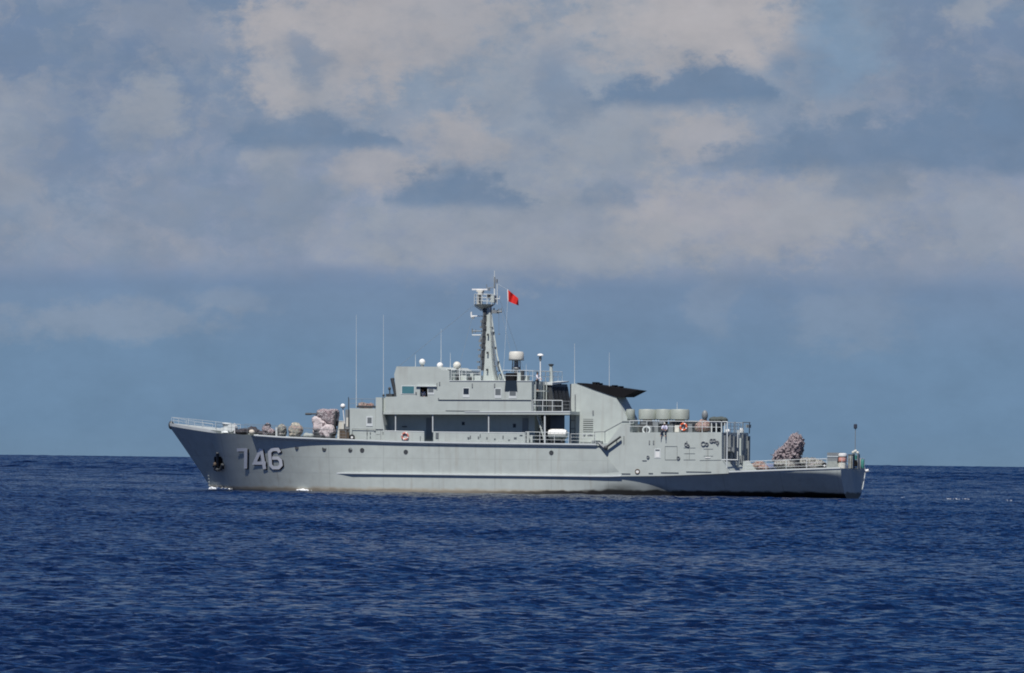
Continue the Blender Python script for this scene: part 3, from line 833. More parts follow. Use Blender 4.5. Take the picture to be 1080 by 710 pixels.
# domes on the bridge roof
def dome(px, py, r, ybase, p, m=M_WHITE, dark=True):
    c = S(px, py, p); zb = S(px, ybase, p).z
    mb = MB().ball(c, r, r, r, 18, 12); d = mb.build('radar_dome', m, ship, smooth=True)
    b2 = MB().lathe((c.x, c.y, zb), [(r * .55, 0), (r * .5, c.z - zb - r * .4)], 14); b2.build('dome_base', M_MID if dark else M_GREY, d)
    return d
dome(445.3, 381.8, .30, 387, 2.0)
d_ = dome(464.0, 385.6, .30, 389, 3.0)
dome(482.0, 385.6, .38, 402, 2.4, M_CREAM)
mb = MB()
for dx, dy in ((-.4, -.4), (.4, -.4), (-.4, .4), (.4, .4)):
    c = S(482, 401.6, 2.4); mb.tube([(c.x + dx, 2.4 + dy, c.z), (c.x + dx * .8, 2.4 + dy * .8, c.z + 1.2)], .05)
mb.box(S(482, 1, 2.4).x - .5, S(482, 1, 2.4).x + .5, 1.9, 2.9, S(482, 389.8, 2.4).z, S(482, 389, 2.4).z)
sub('dome_pedestal', mb, M_LIGHT, ship)

# ------------------------------------------------------------------ mast
mp_ = 0.0
mast_prof_f = [(509.6, 401.5), (511.0, 385), (512.2, 360), (512.6, 340), (512.8, 326)]
mast_prof_a = [(522.0, 401.5), (519.6, 392), (518.2, 376), (517.2, 355), (516.6, 340), (516.4, 326)]
def interp_px(prof, y):
    p = sorted(prof, key=lambda q: q[1]); return float(np.interp(y, [q[1] for q in p], [q[0] for q in p]))
rows = []
for y in np.linspace(401.8, 324, 14):
    xf, xa = interp_px(mast_prof_f, y), interp_px(mast_prof_a, y)
    w = .26 + (y - 324) / 78 * .42
    f1, f0, a1, a0 = S(xf, y, w), S(xf + .4, y, w * .4), S(xa, y, w), S(xa, y, w * .8)
    z = f1.z
    rows.append([(f0.x + .1, w * .4, z), (f1.x, w, z), (a1.x, w, z), (a1.x - .1, w * .5, z), (a1.x - .1, -w * .5, z), (a1.x, -w, z), (f1.x, -w, z), (f0.x + .1, -w * .4, z), (f0.x + .1, w * .4, z)])
mast = MB().grid(rows).build('mast', M_GREY, ship)
# dark cable trunk up the front, ladder rungs
mb = MB()
for i in range(18):
    y = 326 + i * 3.6
    x = interp_px(mast_prof_f, y) - 1.2 - .4 * math.sin(i * 2.1)
    mb.pbox(x - 2.6 + .8 * math.sin(i * 1.3), y, x + 1.1, y + 3.62, .46 + .05 * (i % 2), -.1)
sub('cable_trunk', mb, M_DARK, mast)
mb = MB()
for s in (0, 1): mb.tube([S(506.2 - .3 * s, 398, .5 - s), S(510.0 - .3 * s, 330, .5 - s)], .035)
for y in np.arange(330, 398, 5): x = 510 - (y - 330) * .056; mb.tube([S(x, y, .5), S(x - .3, y, -.5)], .03)
sub('mast_ladder', mb, M_MID, mast)
for sg in (.75, -.75):
    MB().tube([S(518.0, 332, sg * .7), S(520.8, 352, sg), S(524.4, 376, sg * 1.3), S(528, 390, sg * 1.5), S(532.5, 401.8, sg * 1.6)], .09, 8).build('mast_leg', M_GREY, mast)
mb = MB()
for y, x0, x1 in ((345, 518, 519.4), (360, 519.2, 521.2), (374, 520.2, 523.6), (386, 521.6, 526.6)): mb.tube([S(x0 - 1, y, .6), S(x1 + .4, y, .9)], .05)
sub('leg_brace', mb, M_MID, mast)
mb = MB().pbox(525.6, 394.4, 530.4, 401.6, .6, -.6); sub('mast_foot_locker', mb, M_GREY, mast)
# dark aft seam and brace
mb = MB().tube([S(517.6, 330, .62), S(519.5, 352, .75), S(522, 376, .95), S(526, 392, 1.1)], .05, 5)
sub('mast_cable', mb, M_MID, mast)
mb = MB().tube([S(525.5, 382, .5), S(527.6, 392, .5)], .1).tube([S(528, 396, .8), S(530, 392, .8)], .08); sub('mast_bracket', mb, M_DARK, mast)
SPLIT.update({'mast_fitting', 'mast_stay'})
mb = MB()
for x, y, w, h in ((504.8, 358, 2.4, 3), (505.4, 363, 1.6, 2.4), (503.6, 368.4, 2.2, 1.4), (504.4, 374, 2.0, 3.2), (502.8, 381, 2.4, 1.6), (503.6, 386, 2.2, 3.4), (506, 344, 2, 2), (506.6, 338, 1.6, 2.2), (504.6, 392.5, 1.8, 3.0)):
    mb.pbox(x, y, x + w, y + h, .5, .2)
sub('mast_fitting', mb, M_MID, mast)
mb = MB()
for x, y, p in ((519.4, 350, .8), (521.6, 366, .9), (524.6, 381, 1.1), (513.4, 352, .62), (513.0, 371, .7), (512.6, 389, .8)): mb.pbox(x, y, x + 1.6, y + 2.2, p + .12, p - .1)
sub('mast_fitting', mb, M_DARK, mast)
mb = MB().tube([S(529, 329, .1), S(545, 400, 2.5)], .012, 4).tube([S(527, 315.5, .1), S(556, 401, -2)], .012, 4).tube([S(498.4, 333.5, .1), S(481, 400, 3)], .012, 4).tube([S(501, 321, .2), S(420, 387, 1.5)], .012, 4)
sub('mast_stay', mb, M_MID, mast)
# platform, basket rails and the navigation radar
pc = S(511.0, 321, 0)
mb = MB().lathe((pc.x, 0, pc.z), [(.3, -.5), (.92, -.08), (1.0, 0)], 16); sub('mast_platform', mb, M_MID, mast)
rp = [Vector((pc.x + 1.0 * math.cos(t), 1.0 * math.sin(t), pc.z)) for t in np.linspace(0, 2 * math.pi, 13)]
rail('platform_railing', rp, .95, 3, .6, .026, M_LIGHT, mast)
mb = MB().tube([S(500.5, 322.5, .3), S(507.5, 327.5, .2), S(512.5, 325.5, .2)], .07); sub('platform_brace', mb, M_LIGHT, mast)
q = S(506.3, 305.4, 0)
mb = MB().box(q.x - .78, q.x + .78, -.12, .12, q.z - .07, q.z + .07)
sub('radar_scanner', mb, M_WHITE, mast)
mb = MB().pbox(502.5, 306.2, 509, 308, .25, -.25).pbox(504, 308, 508, 311, .3, -.3).tube([S(506, 311, 0), S(506, 321, 0)], .22, 8); sub('radar_pedestal', mb, M_CREAM, mast)
mb = MB().pbox(504.8, 311.5, 506, 319.5, .5, .2).pbox(513.4, 310.5, 516.6, 314.5, .6, .2); sub('platform_box', mb, M_DARK, mast)
mb = MB().pbox(516.5, 311.5, 521, 319, .5, -.4); sub('platform_locker', mb, M_GREY, mast)
# topmasts
sub('topmast', MB().tube([S(521.6, 320, 0), S(521.6, 292, 0)], .085, 8).tube([S(521.6, 292, 0), S(521.6, 285.6, 0)], .04, 6), M_LIGHT, mast)
sub('signal_topmast', MB().tube([S(524.4, 321, 0), S(524.4, 299, 0)], .045, 6), M_LIGHT, mast)
mb = MB().pbox(520.9, 292, 522.1, 303, .14, .08).pbox(523, 294.5, 524.2, 298.5, .1, -.1); sub('topmast_antenna', mb, M_MID, mast)
mb = MB().tube([S(514, 303.6, 0), S(521, 303.4, 0)], .035).tube([S(513.6, 305, 0), S(513.2, 300, 0)], .035).tube([S(516, 307, 0), S(516, 304, 0)], .08); sub('whisker_antenna', mb, M_MID, mast)
mb = MB().tube([S(518, 315.6, 0), S(527, 315.2, 0)], .05).tube([S(527, 316, 0), S(527, 312, 0)], .04); sub('upper_yard', mb, M_LIGHT, mast)
mb = MB().tube([S(516, 329.4, 0), S(529.4, 328.8, 0)], .09); mb.tube([S(521, 330, 0), S(521, 325, 0)], .07).tube([S(526, 331, 0), S(526, 325.6, 0)], .06).tube([S(528.6, 330, 0), S(528.6, 325, 0)], .05).pbox(518.5, 327, 524, 330.6, .25, -.2)
sub('yardarm', mb, M_MID, mast)
mb = MB().tube([S(512, 333.6, 0), S(497.8, 333.4, 0)], .055).tube([S(497.2, 334.5, 0), S(497, 329, 0)], .08).lathe(S(498.6, 334.4, 0), [(.02, -.2), (.16, -.12), (.22, .02)], 10); sub('forward_arm', mb, M_WHITE, mast)
mb = MB().tube([S(510, 353.6, 0), S(498, 353.6, 0)], .07); sub('antenna_arm', mb, M_LIGHT, mast)
mb = MB().tube([S(511, 349.4, 0), S(497.6, 349.2, 0)], .06).tube([S(498.4, 352, 0), S(498.2, 346.8, 0)], .06).tube([S(501, 351, 0), S(502, 347.6, 0)], .05).pbox(506, 355, 508.6, 361, .3, -.2).pbox(507, 364, 508.6, 368, .3, -.2); sub('direction_finder', mb, M_MID, mast)
# halyard from the yard down to the roof
mb = MB().tube([S(526.0, 331, 0), S(526.3, 352, 0)], .015, 4).pbox(525.4, 352, 526.8, 353, .08, -.08); sub('halyard_block', mb, M_MID, mast)

# satellite drum on its post
c = S(544.6, 379.6, 1.8); h_ = Z(371, 544.6, 1.8) - c.z
sd_ = MB().lathe(c, [(.55, 0), (.70, .04), (.72, .12), (.70, h_ - .12), (.62, h_), (.2, h_ + .03)], 24).build('satellite_drum', M_CREAM, ship, smooth=True)
mb = MB().tube([S(544.6, 380, 1.8), S(544.6, 402, 1.8)], .22, 10)
for dx in (-.35, .35): mb.tube([c + Vector((dx, 0, 0)), c + Vector((dx * 1.2, 0, -1.2))], .05)
mb.lathe(S(544.6, 388.6, 1.8), [(.3, -.1), (.38, 0), (.3, .15)], 12)
sub('drum_post', mb, M_MID, sd_)
sub('drum_rim', MB().lathe(c, [(.72, -.06), (.76, .02), (.72, .05)], 24), M_SHUT, sd_)
# mushroom antenna
c = S(569.9, 375.0, 1.0)
mu = MB().lathe(c, [(.28, -.06), (.31, .0), (.24, .12), (.08, .18)], 16).tube([c, S(569.9, 402, 1.0)], .055, 8).build('mushroom_antenna', M_WHITE, ship, smooth=True)
sub('antenna_collar', MB().lathe(c, [(.10, -.5), (.14, -.3), (.13, -.08)], 10), M_MID, mu)
c = S(581.2, 385.6, -1.0)
gp = MB().tube([S(581.2, 403, -1.0), c], .2, 8, .15).build('signal_post', M_GREY, ship)
sub('signal_lamp', MB().lathe(c, [(.12, -.1), (.26, .05), (.27, .12), (.1, .16)], 12), M_DARK, gp)
# whip antennas
for x, y0, y1, p in ((375.8, 430, 332, 2.5), (404.4, 419, 332, 3.0), (465.2, 389, 347, -2), (438.2, 387, 374, 2), (475, 391, 372, 2), (606.0, 405, 362, 1.0), (642.6, 414, 372, 1.0), (555, 402, 384, 3), (714.2, 433, 424, 2.0)):
    MB().tube([S(x, y0, p), S(x, y1, p)], .034, 5, .014).build('whip_antenna', M_LIGHT, ship)

# ------------------------------------------------------------------ after end of the bridge
q = S(561, 402, PS)
zt0, zt1 = S(561, 434, PS).z, S(561, 402.3, PS).z
# starboard half stands further aft with a raked shade-dark screen under a pale canopy
p0, p1 = .6, -4.6
x0 = A(561, PS)
sc_ = MB().add([(x0, p0, zt0), (x0, p1, zt0), (x0, p1, zt1 - .15), (x0, p0, zt1 - .35), (x0 - 1.0, p0, zt0), (x0 - 1.0, p1, zt0), (x0 - .55, p1, zt1 - .15), (x0 - .55, p0, zt1 - .35)],
               [(0, 1, 2, 3), (4, 7, 6, 5), (0, 3, 7, 4), (1, 5, 6, 2), (3, 2, 6, 7), (0, 4, 5, 1)]).build('after_screen', M_DARK, ship)  # shade of the aft face painted in as a dark tone
MB().add([(x0 + .3, p0 + .15, zt1 - .25), (x0 + .3, p1 - .1, zt1 + .05), (x0 - .7, p1 - .1, zt1 + .05), (x0 - .7, p0 + .15, zt1 - .30), (x0 + .3, p0 + .15, zt1 - .05), (x0 + .3, p1 - .1, zt1 + .15), (x0 - .7, p1 - .1, zt1 + .15), (x0 - .7, p0 + .15, zt1 - .05)],
         [(0, 3, 2, 1), (4, 5, 6, 7), (0, 1, 5, 4), (2, 3, 7, 6), (0, 4, 7, 3), (1, 2, 6, 5)]).build('screen_canopy', M_LIGHT, sc_)
mb = MB()
for k in range(4):
    y = p0 - .5 - k * 1.25; mb.add([(x0 - 1.03, y, zt0 + .25), (x0 - 1.03, y - .95, zt0 + .25), (x0 - .62, y - .95, zt1 - .4), (x0 - .62, y, zt1 - .45)], [(0, 1, 2, 3)])
sub('screen_panel', mb, mat('shade_dark_screen', (.03, .036, .045), .9, .2), sc_)  # panel colour carries the aft-side shade too
mb = MB()
for y, m_ in ((3.9, 0), (2.6, 0), (1.3, 0)): mb.box(x0 - .05, x0, y, y - .1, zt0, zt1)
mb.tube([(x0 - .15, 4.5, zt0), (x0 - .15, 4.5, zt1 - .3)], .07).tube([(x0 - .2, 1.0, zt0), (x0 - .2, 1.0, zt1)], .06)
sub('after_wall_ribs', mb, M_GREY, br)
mb = MB().box(x0 - .12, x0, 3.4, 2.7, zt0 + .05, zt0 + 1.9); sub('after_door', mb, M_SHUT, br)
mb = MB().box(x0 - .3, x0, 1.9, 1.3, zt0 + .6, zt0 + 1.1).box(x0 - .25, x0, 4.3, 3.9, zt0 + .9, zt0 + 1.2); sub('after_wall_fittings', mb, M_DARK, br)
rail('after_deck_railing', [at_z(561.5, PS - .05, zt0), at_z(592.5, PS - .05, zt0)], 1.06, 2, 1.1, .034, M_LIGHT, ud)
rail('after_deck_railing', [at_z(593, PS - .05, zt0), at_z(600.5, PS - .05, zt0), at_z(600.5, -PS, zt0)], 1.0, 3, 1.2, .018, M_MID, ud)
# stairs under the deck, inboard box coloured dark for the shade behind them
zl0, zl1 = Z(467.5, 570), Z(437.6, 570)
mb = MB()
for s in (0, .7): mb.tube([(A(575, 4.2), 4.2 - s, zl0), (A(566, 4.2), 4.2 - s, zl1)], .07)
for k in range(10):
    t = (k + .5) / 10; mb.box(A(575 - 9 * t, 4.2) - .13, A(575 - 9 * t, 4.2) + .13, 4.2, 3.5, zl0 + (zl1 - zl0) * t, zl0 + (zl1 - zl0) * t + .05)
sub('deck_stair', mb, M_GREY, ship)
MB().prism([(566, 467.6), (566, 437.6), (580.6, 437.6), (580.6, 467.8)], 1.6, -3.0).build('stair_shade_box', M_DARK, ship)
rail('side_deck_railing', [S(554, 467.4, PS - .1), S(600, 468.2, PS - .1)], 1.06, 3, 1.4, .026, M_LIGHT, ship)
mb = MB().pbox(555.5, 456, 558, 467, PS - .02, PS - .2).pbox(559.4, 459, 561.6, 467, PS - .05, PS - .25).tube([S(556.5, 456, PS - .1), S(561, 467, PS - .1)], .06)
sub('boarding_gate', mb, M_GREY, ship)

# ------------------------------------------------------------------ funnel
FP = 1.7
fu = MB().prism([(601.8, 468), (601.8, 405.0), (609, 404.6), (649.2, 418.4), (661.5, 441), (661.5, 468)], FP, -FP).build('funnel', M_GREY, ship)
MB().prism([(607.6, 403.8), (627, 405.6), (671.5, 411.8), (657.6, 418.8), (648.8, 418.8), (628, 411.6)], FP + .06, -FP - .06).build('funnel_cap', M_BLACK, fu)
mb = MB()
for x, y, w in ((624.6, 405, 4), (630, 406, 2), (645, 408.2, 3), (652, 409.2, 2)):
    mb.pbox(x, y - 2, x + w, y + 1, .8, -.4)
sub('exhaust_outlet', mb, M_BLACK, fu)
MB().box(A(601.8, FP), A(601.8, FP) + .12, -FP, FP + .03, Z(468, 601, FP), Z(405, 601, FP)).build('leading_edge', M_DARK, fu)
lv = MB()
for k in range(6):
    y = 442.6 + k * 2.25; lv.pbox(615.2, y, 625.4, y + 1.35, FP + .05, FP - .03)
lv.pbox(615.2, 442, 625.4, 455.6, FP + .012, FP - .03, 1)
lv.build('louvre', [M_GREY, M_DARK], fu)
MB().tube([S(606.6, 416, FP + .08), S(606.6, 467, FP + .08)], .045).build('exhaust_pipe', M_MID, fu)
mb = MB()
for y in (443.6, 452.2): mb.tube([S(601.8, y, FP + .06), S(607.2, y, FP + .06)], .05)
mb.pbox(624.8, 433, 626, 437.5, FP + .08, FP)
sub('funnel_brackets', mb, M_MID, fu)
# rails and gear on the side deck beside the funnel
rail('funnel_railing', [S(602, 468.2, PS - .1), S(628, 468.6, PS - .1)], .95, 3, 1.2, .02, M_LIGHT, ship)
mb = MB()
for x, y, r in ((616.2, 459.2, .14), (620.6, 459.4, .1), (622.6, 459.0, .13), (624.4, 459.4, .1)): mb.ball(S(x, y, 3.2), r, r, r, 8, 6)
for x0, x1, y0, y1 in ((624, 627, 464.5, 467.8), (628, 631.5, 464.8, 468), (632.5, 634.5, 465.4, 468.6), (612, 622, 466.4, 467.6)): mb.pbox(x0, y0, x1, y1, 4.2, 3.7)
sub('valve_group', mb, M_MID, ship)

# ------------------------------------------------------------------ after deckhouse, flush with the ship's side
DP = 4.66
dh = MB().prism([(612, 503), (612, 468.4), (640, 468.4), (655.8, 447.2), (663.4, 447.2), (664.4, 456.2), (761.2, 456.0), (761.2, 485), (768.4, 497.2), (768.4, 499.4), (700, 502)], DP, -DP).build('after_deckhouse', M_GREY, ship)
MB().prism([(655.4, 443.4), (668.2, 443.4), (668.2, 447.0), (655.4, 447.0)], DP - .5, DP - 2).build('wing_box', M_GREY, dh)
MB().pbox(656, 444.2, 667.6, 445.4, DP - .45, DP - .6).build('box_stripe', M_SHUT, dh)
mb = MB().tube([S(639.6, 471.5, DP + .3), S(654.6, 460.6, DP + .3)], .10, 8).ball(S(639, 472.4, DP + .3), .22, .2, .22); sub('boat_boom', mb, M_DARK, dh)
mb = MB().tube([S(631, 467, DP + .25), S(638.6, 473.4, DP + .25)], .12, 6); sub('boom_bracket', mb, M_MID, dh)
mb = MB().tube([S(627, 455.6, DP + .05), S(638, 455.2, DP + .05), S(655.6, 445.6, DP + .05)], .05).tube([S(627, 455.6, DP), S(627, 467, DP)], .03).tube([S(638, 455.2, DP), S(638, 467, DP)], .03); sub('sloping_handrail', mb, M_MID, dh)
zr = S(700, 456, DP).z
rail('deckhouse_railing', [at_z(664, DP - .1, zr), at_z(700, DP - .1, zr), at_z(760.6, DP - .1, zr)], 1.06, 2, 1.7, .032, M_LIGHT, dh)
rail('deckhouse_railing', [at_z(767, DP - 1.9, zr), at_z(783.5, -DP + .3, zr)], 1.0, 3, 1.3, .03, M_LIGHT, dh)
# porch frame on the after wall
xA = A(761.2, DP); zq = Z(485, 765, DP); zd_ = z_main(xA) + .02
mb = MB()
mb.tube([(xA - .5, DP - .1, zr + 1.08), (xA - .5, DP - .1, zd_ + .1)], .06, 6).tube([(xA, DP - .1, zr + 1.06), (xA - .5, DP - .1, zr + 1.06)], .05).tube([(xA, DP - .1, zq), (xA - 1.6, DP - .1, zq)], .05)
sub('porch_frame', mb, M_LIGHT, dh)
mb = MB()
for k, (y, w, m_) in enumerate(((3.6, .5, 0), (2.1, .8, 0), (.2, 1.0, 0), (-1.4, .5, 1), (-2.8, .9, 0), (-4.2, .3, 0))):
    mb.box(xA - .12 - .15 * (k % 2), xA, y + w / 2, y - w / 2, zd_ + .1, zr - .15 * k % .5, m_)
sub('after_wall_panel', mb, [M_MID, M_GREY], dh)
mb = MB()
for s in (0, .45): mb.tube([(xA - .5, .9 - s, zd_), (xA - .5, .9 - s, zr + .3)], .05)
for k in range(10): mb.tube([(xA - .5, .9, zd_ + .3 + k * .36), (xA - .5, .45, zd_ + .3 + k * .36)], .035)
sub('after_ladder', mb, M_LIGHT, dh)
mb = MB().box(xA - .8, xA, 3.1, 1.6, Z(476, 765, 2), Z(472, 765, 2)).box(xA - .6, xA, -1, -2, zd_ + .9, zd_ + 1.6).box(xA - .9, xA - .1, -2.5, -3.5, zd_, zd_ + .9); sub('hose_cabinet', mb, M_MID, dh)
mb = MB().ball(at_z(767.4, 2.6, zr + .18), .2, .2, .22).ball(at_z(781.8, -3.7, zr + .2), .25, .25, .32); sub('deck_floodlight', mb, M_WHITE, dh, smooth=True)
mb = MB()
for y in (1.2, -1.6, -3.9): mb.tube([(xA - .3, y, zr), (xA - .3, y, zr + 1.1)], .05)
mb.tube([(xA - .3, -1.6, zr + 1.05), (xA - .3, -4.1, zr + 1.05)], .05).box(xA - .4, xA - .1, -3.3, -4.1, zr + .55, zr + .85); sub('after_post', mb, M_MID, dh)
# fittings on the deckhouse side
MB().pbox(690.2, 473.4, 696.6, 483.4, DP + .025, DP - .05).build('window_frame', M_LIGHT, dh)
MB().pbox(691.2, 474.2, 695.6, 475.2, DP + .05, DP - .03).build('window_hood', M_DARK, dh)
MB().pbox(691.4, 477, 695.4, 482.4, DP + .04, DP - .03).build('window', M_WHITE, dh)
mb = MB()
for a, b in (((701.4, 470.8), (714.2, 470.8)), ((701.4, 470.8), (701.4, 485)), ((714.2, 470.8), (714.2, 485)), ((701.4, 485), (714.2, 485)),
             ((721, 472.4), (733.4, 472.4)), ((721, 485), (733.4, 485)), ((727, 472.4), (727, 485)), ((721.6, 478.4), (733, 478.4)), ((742, 473.6), (752, 473.6)), ((742.4, 481), (752, 481)), ((746.6, 473.6), (746.6, 484.6)), ((738, 485.6), (760.6, 485.2))):
    mb.tube([S(*a, DP + .02), S(*b, DP + .02)], .014, 4)
sub('locker_outline', mb, M_SHUT, dh)
mb = MB()
for x, y, r in ((723.8, 468.6, .16), (725.6, 470, .12), (741.8, 468.0, .2), (745.4, 468.4, .14), (750.4, 464.8, .16), (753.4, 464.6, .14), (756.6, 466.6, .13), (715.4, 483, .13), (683.4, 482, .11)):
    mb.torus(S(x, y, DP + .06), r, .05, 'y', 12, 5)
mb.tube([S(724.4, 465, DP + .05), S(724.4, 470, DP + .05)], .04).tube([S(748.4, 465.6, DP + .05), S(757, 465.2, DP + .05)], .05).tube([S(756.8, 465, DP + .05), S(757, 469.6, DP + .05)], .05)
mb.pbox(677.4, 485.3, 682, 486.1, DP + .05, DP)
for x in (684.2, 688.6): mb.pbox(x, 464.6, x + 1.2, 468.6, DP + .06, DP)
sub('valve_wheel', mb, M_MID, dh)
MB().pbox(743.6, 482.2, 749.2, 483.2, DP + .04, DP).build('name_plate', M_WHITE, dh)
MB().tube([S(658, 459.8, DP + .04), S(658, 468.6, DP + .04)], .03).pbox(650, 463.6, 650.8, 467.6, DP + .05, DP).build('wall_seam', M_SHUT, dh)
c = S(672.3, 497.4, DP + .02)
sub('discharge_port', MB().torus(c, .2, .055, 'y', 16, 6, 0).lathe(c, [(.19, -.03), (.19, .01)], 16, 'y', 1), [M_RUST, M_WHITE], dh)
mb = MB()
for x0, x1, y in ((655.4, 664.8, 499.6), (684, 688.6, 499.2), (697, 715.6, 498.5), (723.6, 750, 497.6)): mb.pbox(x0, y - .45, x1, y + .45, DP + .05, DP)
sub('scupper', mb, M_SHUT, dh)

# ventilators on the deckhouse top
for x, p, r in ((682.6, 1.2, .86), (699.6, 1.2, .76), (716.8, 1.2, .90), (664.6, 1.2, .42)):
    zt_ = Z(431.8, x, p); zb_ = Z(442.8, x, p); a = A(x, p)
    v_ = MB().lathe((a, p, zb_), [(r * .9, 0), (r, .05), (r, zt_ - zb_ - .1), (r * .93, zt_ - zb_), (.05, zt_ - zb_ + .03)], 28).build('ventilator', M_CREAM, ship, smooth=True)
    v_.data.materials[0] = M_VENT
    mb = MB().lathe((a, p, zr), [(r * .55, 0), (r * .55, zb_ - zr + .05)], 14)
    for t in range(5): mb.tube([(a + r * .8 * math.cos(t * 1.257), p + r * .8 * math.sin(t * 1.257), zr), (a + r * .8 * math.cos(t * 1.257), p + r * .8 * math.sin(t * 1.257), zb_ + .03)], .04)
    sub('ventilator_neck', mb, M_DARK, v_)
mb = MB()
for x0, x1, y0, y1, p in ((676, 682, 445.5, 447.6, 3.2), (688.4, 694, 445, 456, 2.6), (683, 687.5, 449, 456, 3.4), (705, 710, 448, 456, 3.0), (726, 730, 447, 456, 3.2), (695, 699, 444, 447, 2.4)): mb.pbox(x0, y0, x1, y1, p, p - .7)
sub('deck_machinery', mb, M_MID, dh)
mb = MB().pbox(674.6, 444.6, 690, 455.9, 1.9, 1.3).pbox(692, 447, 706, 455.9, 2.2, 1.5).pbox(706, 443.6, 735, 455.9, 1.6, .9).pbox(735.4, 446.6, 760, 455.9, 1.5, .7)
SPLIT.add('machinery_casing'); sub('machinery_casing', mb, M_DARK, dh)
sub('hose_reel', MB().torus(S(681.8, 453.8, 3.6), .34, .09, 'y', 16, 6), M_LIGHT, dh)
MB().pbox(711.6, 448.6, 716, 455.8, 3.3, 2.6).build('vent_locker', M_CREAM, dh)

# ------------------------------------------------------------------ stern fittings that belong to the ship
c = S(902.2, 449.2, -1.0); zs_ = z_main(A_ST)
sp_ = MB().tube([(c.x, c.y, zs_), c], .035, 6).build('stern_lamp_post', M_MID, ship)
sub('stern_lamp', MB().lathe(c, [(.12, -.28), (.17, -.2), (.17, .12), (.1, .18)], 10), M_NAVY, sp_)
rail('stern_railing', [at_z(888, 3.6, zs_), at_z(912, -3.6, zs_)], .95, 3, 1.2, .02, M_LIGHT, ship)
rail('quarterdeck_railing', [Vector((a, halfb(a, z_main(a)) - .15, z_main(a))) for a in np.linspace(A(786, 4.6), A(872, 4.4), 5)], .95, 3, 1.5, .026, M_LIGHT, ship)
rail('quarterdeck_railing', [Vector((a, -halfb(a, z_main(a)) + .15, z_main(a))) for a in np.linspace(A(786, 4.6), A(872, 4.4), 5)], .95, 3, 1.5, .02, M_MID, ship)
mb = MB()
rows = MB().prism([(783.6, 486.4), (788.5, 486.0), (799.5, 497.4), (783, 497.6)], 2.6, 2.2)
rows.build('blast_screen', M_GREY, ship)
MB().tube([S(916.2, 496.2, -3.0), S(912, 497.2, -3)], .14, 8).build('stern_fender_bracket', M_WHITE, ship)

# bow windlass
c = S(239, 456.4, 2.6)
mb = MB().lathe((c.x, 2.6, c.z), [(.5, 0), (.38, .2), (.32, .6), (.45, .85), (.4, .95)], 14).pbox(233.4, 451, 237, 456.8, 2.4, 1.4).tube([(c.x - .6, 3.1, c.z + .45), (c.x - .6, 2.1, c.z + .45)], .38, 12).pbox(242, 450, 246, 456, 2.4, 1.8)
sub('windlass', mb, M_LIGHT, ship)
MB().tube([S(247.4, 457.4, 3.9), S(247.4, 446.2, 3.9)], .055, 6).build('jackstay_post', M_WHITE, ship)
MB().tube([S(291.6, 459.8, 3.4), S(291.6, 450.4, 3.4)], .11, 8).build('mooring_bollard', M_LIGHT, ship)

# ------------------------------------------------------------------ things carried on deck
def blobs(name, balls, m, base, parent=None, vox=.07, amp=.06, freq=2.2, floor=None):
    """lumpy canvas-covered shape: rounded masses fused into one skin, then folded"""
    bm = bmesh.new()
    for (c, r) in balls:
        mt = Matrix.Translation(Vector(c) - Vector(base)) @ Matrix.Diagonal((r[0], r[1], r[2], 1))
        bmesh.ops.create_icosphere(bm, subdivisions=3, radius=1, matrix=mt)
    me = bpy.data.meshes.new(name); bm.to_mesh(me); bm.free()
    o = bpy.data.objects.new(name, me); COL.objects.link(o)
    md = o.modifiers.new('r', 'REMESH'); md.mode = 'VOXEL'; md.voxel_size = vox
    dg = bpy.context.evaluated_depsgraph_get(); me2 = bpy.data.meshes.new_from_object(o.evaluated_get(dg)); o.modifiers.clear()
    o.data = me2; me2.name = name
    bm = bmesh.new(); bm.from_mesh(me2)
    for _ in range(7): bmesh.ops.smooth_vert(bm, verts=bm.verts, factor=.5, use_axis_x=True, use_axis_y=True, use_axis_z=True)
    bm.normal_update()
    sx = len(name) % 7 + balls[0][0][0]
    for v in bm.verts:
        q = v.co * freq + Vector((sx, 1.7, 0))
        v.co += v.normal * (.05 + mnoise.noise(Vector((q.x, q.y, q.z * .6))) * amp * 2.2 + mnoise.noise(Vector((q.x * 2.7, q.y * 2.7, q.z * 1.2))) * amp * 1.1 - abs(mnoise.noise(q * 1.6 + Vector((9, 3, 1)))) * amp * 1.2)
        if floor is not None and v.co.z < floor: v.co.z = floor
    bm.to_mesh(me2); bm.free()
    me2.polygons.foreach_set('use_smooth', [True] * len(me2.polygons)); me2.materials.append(m)
    if parent: o.parent = parent
    return o
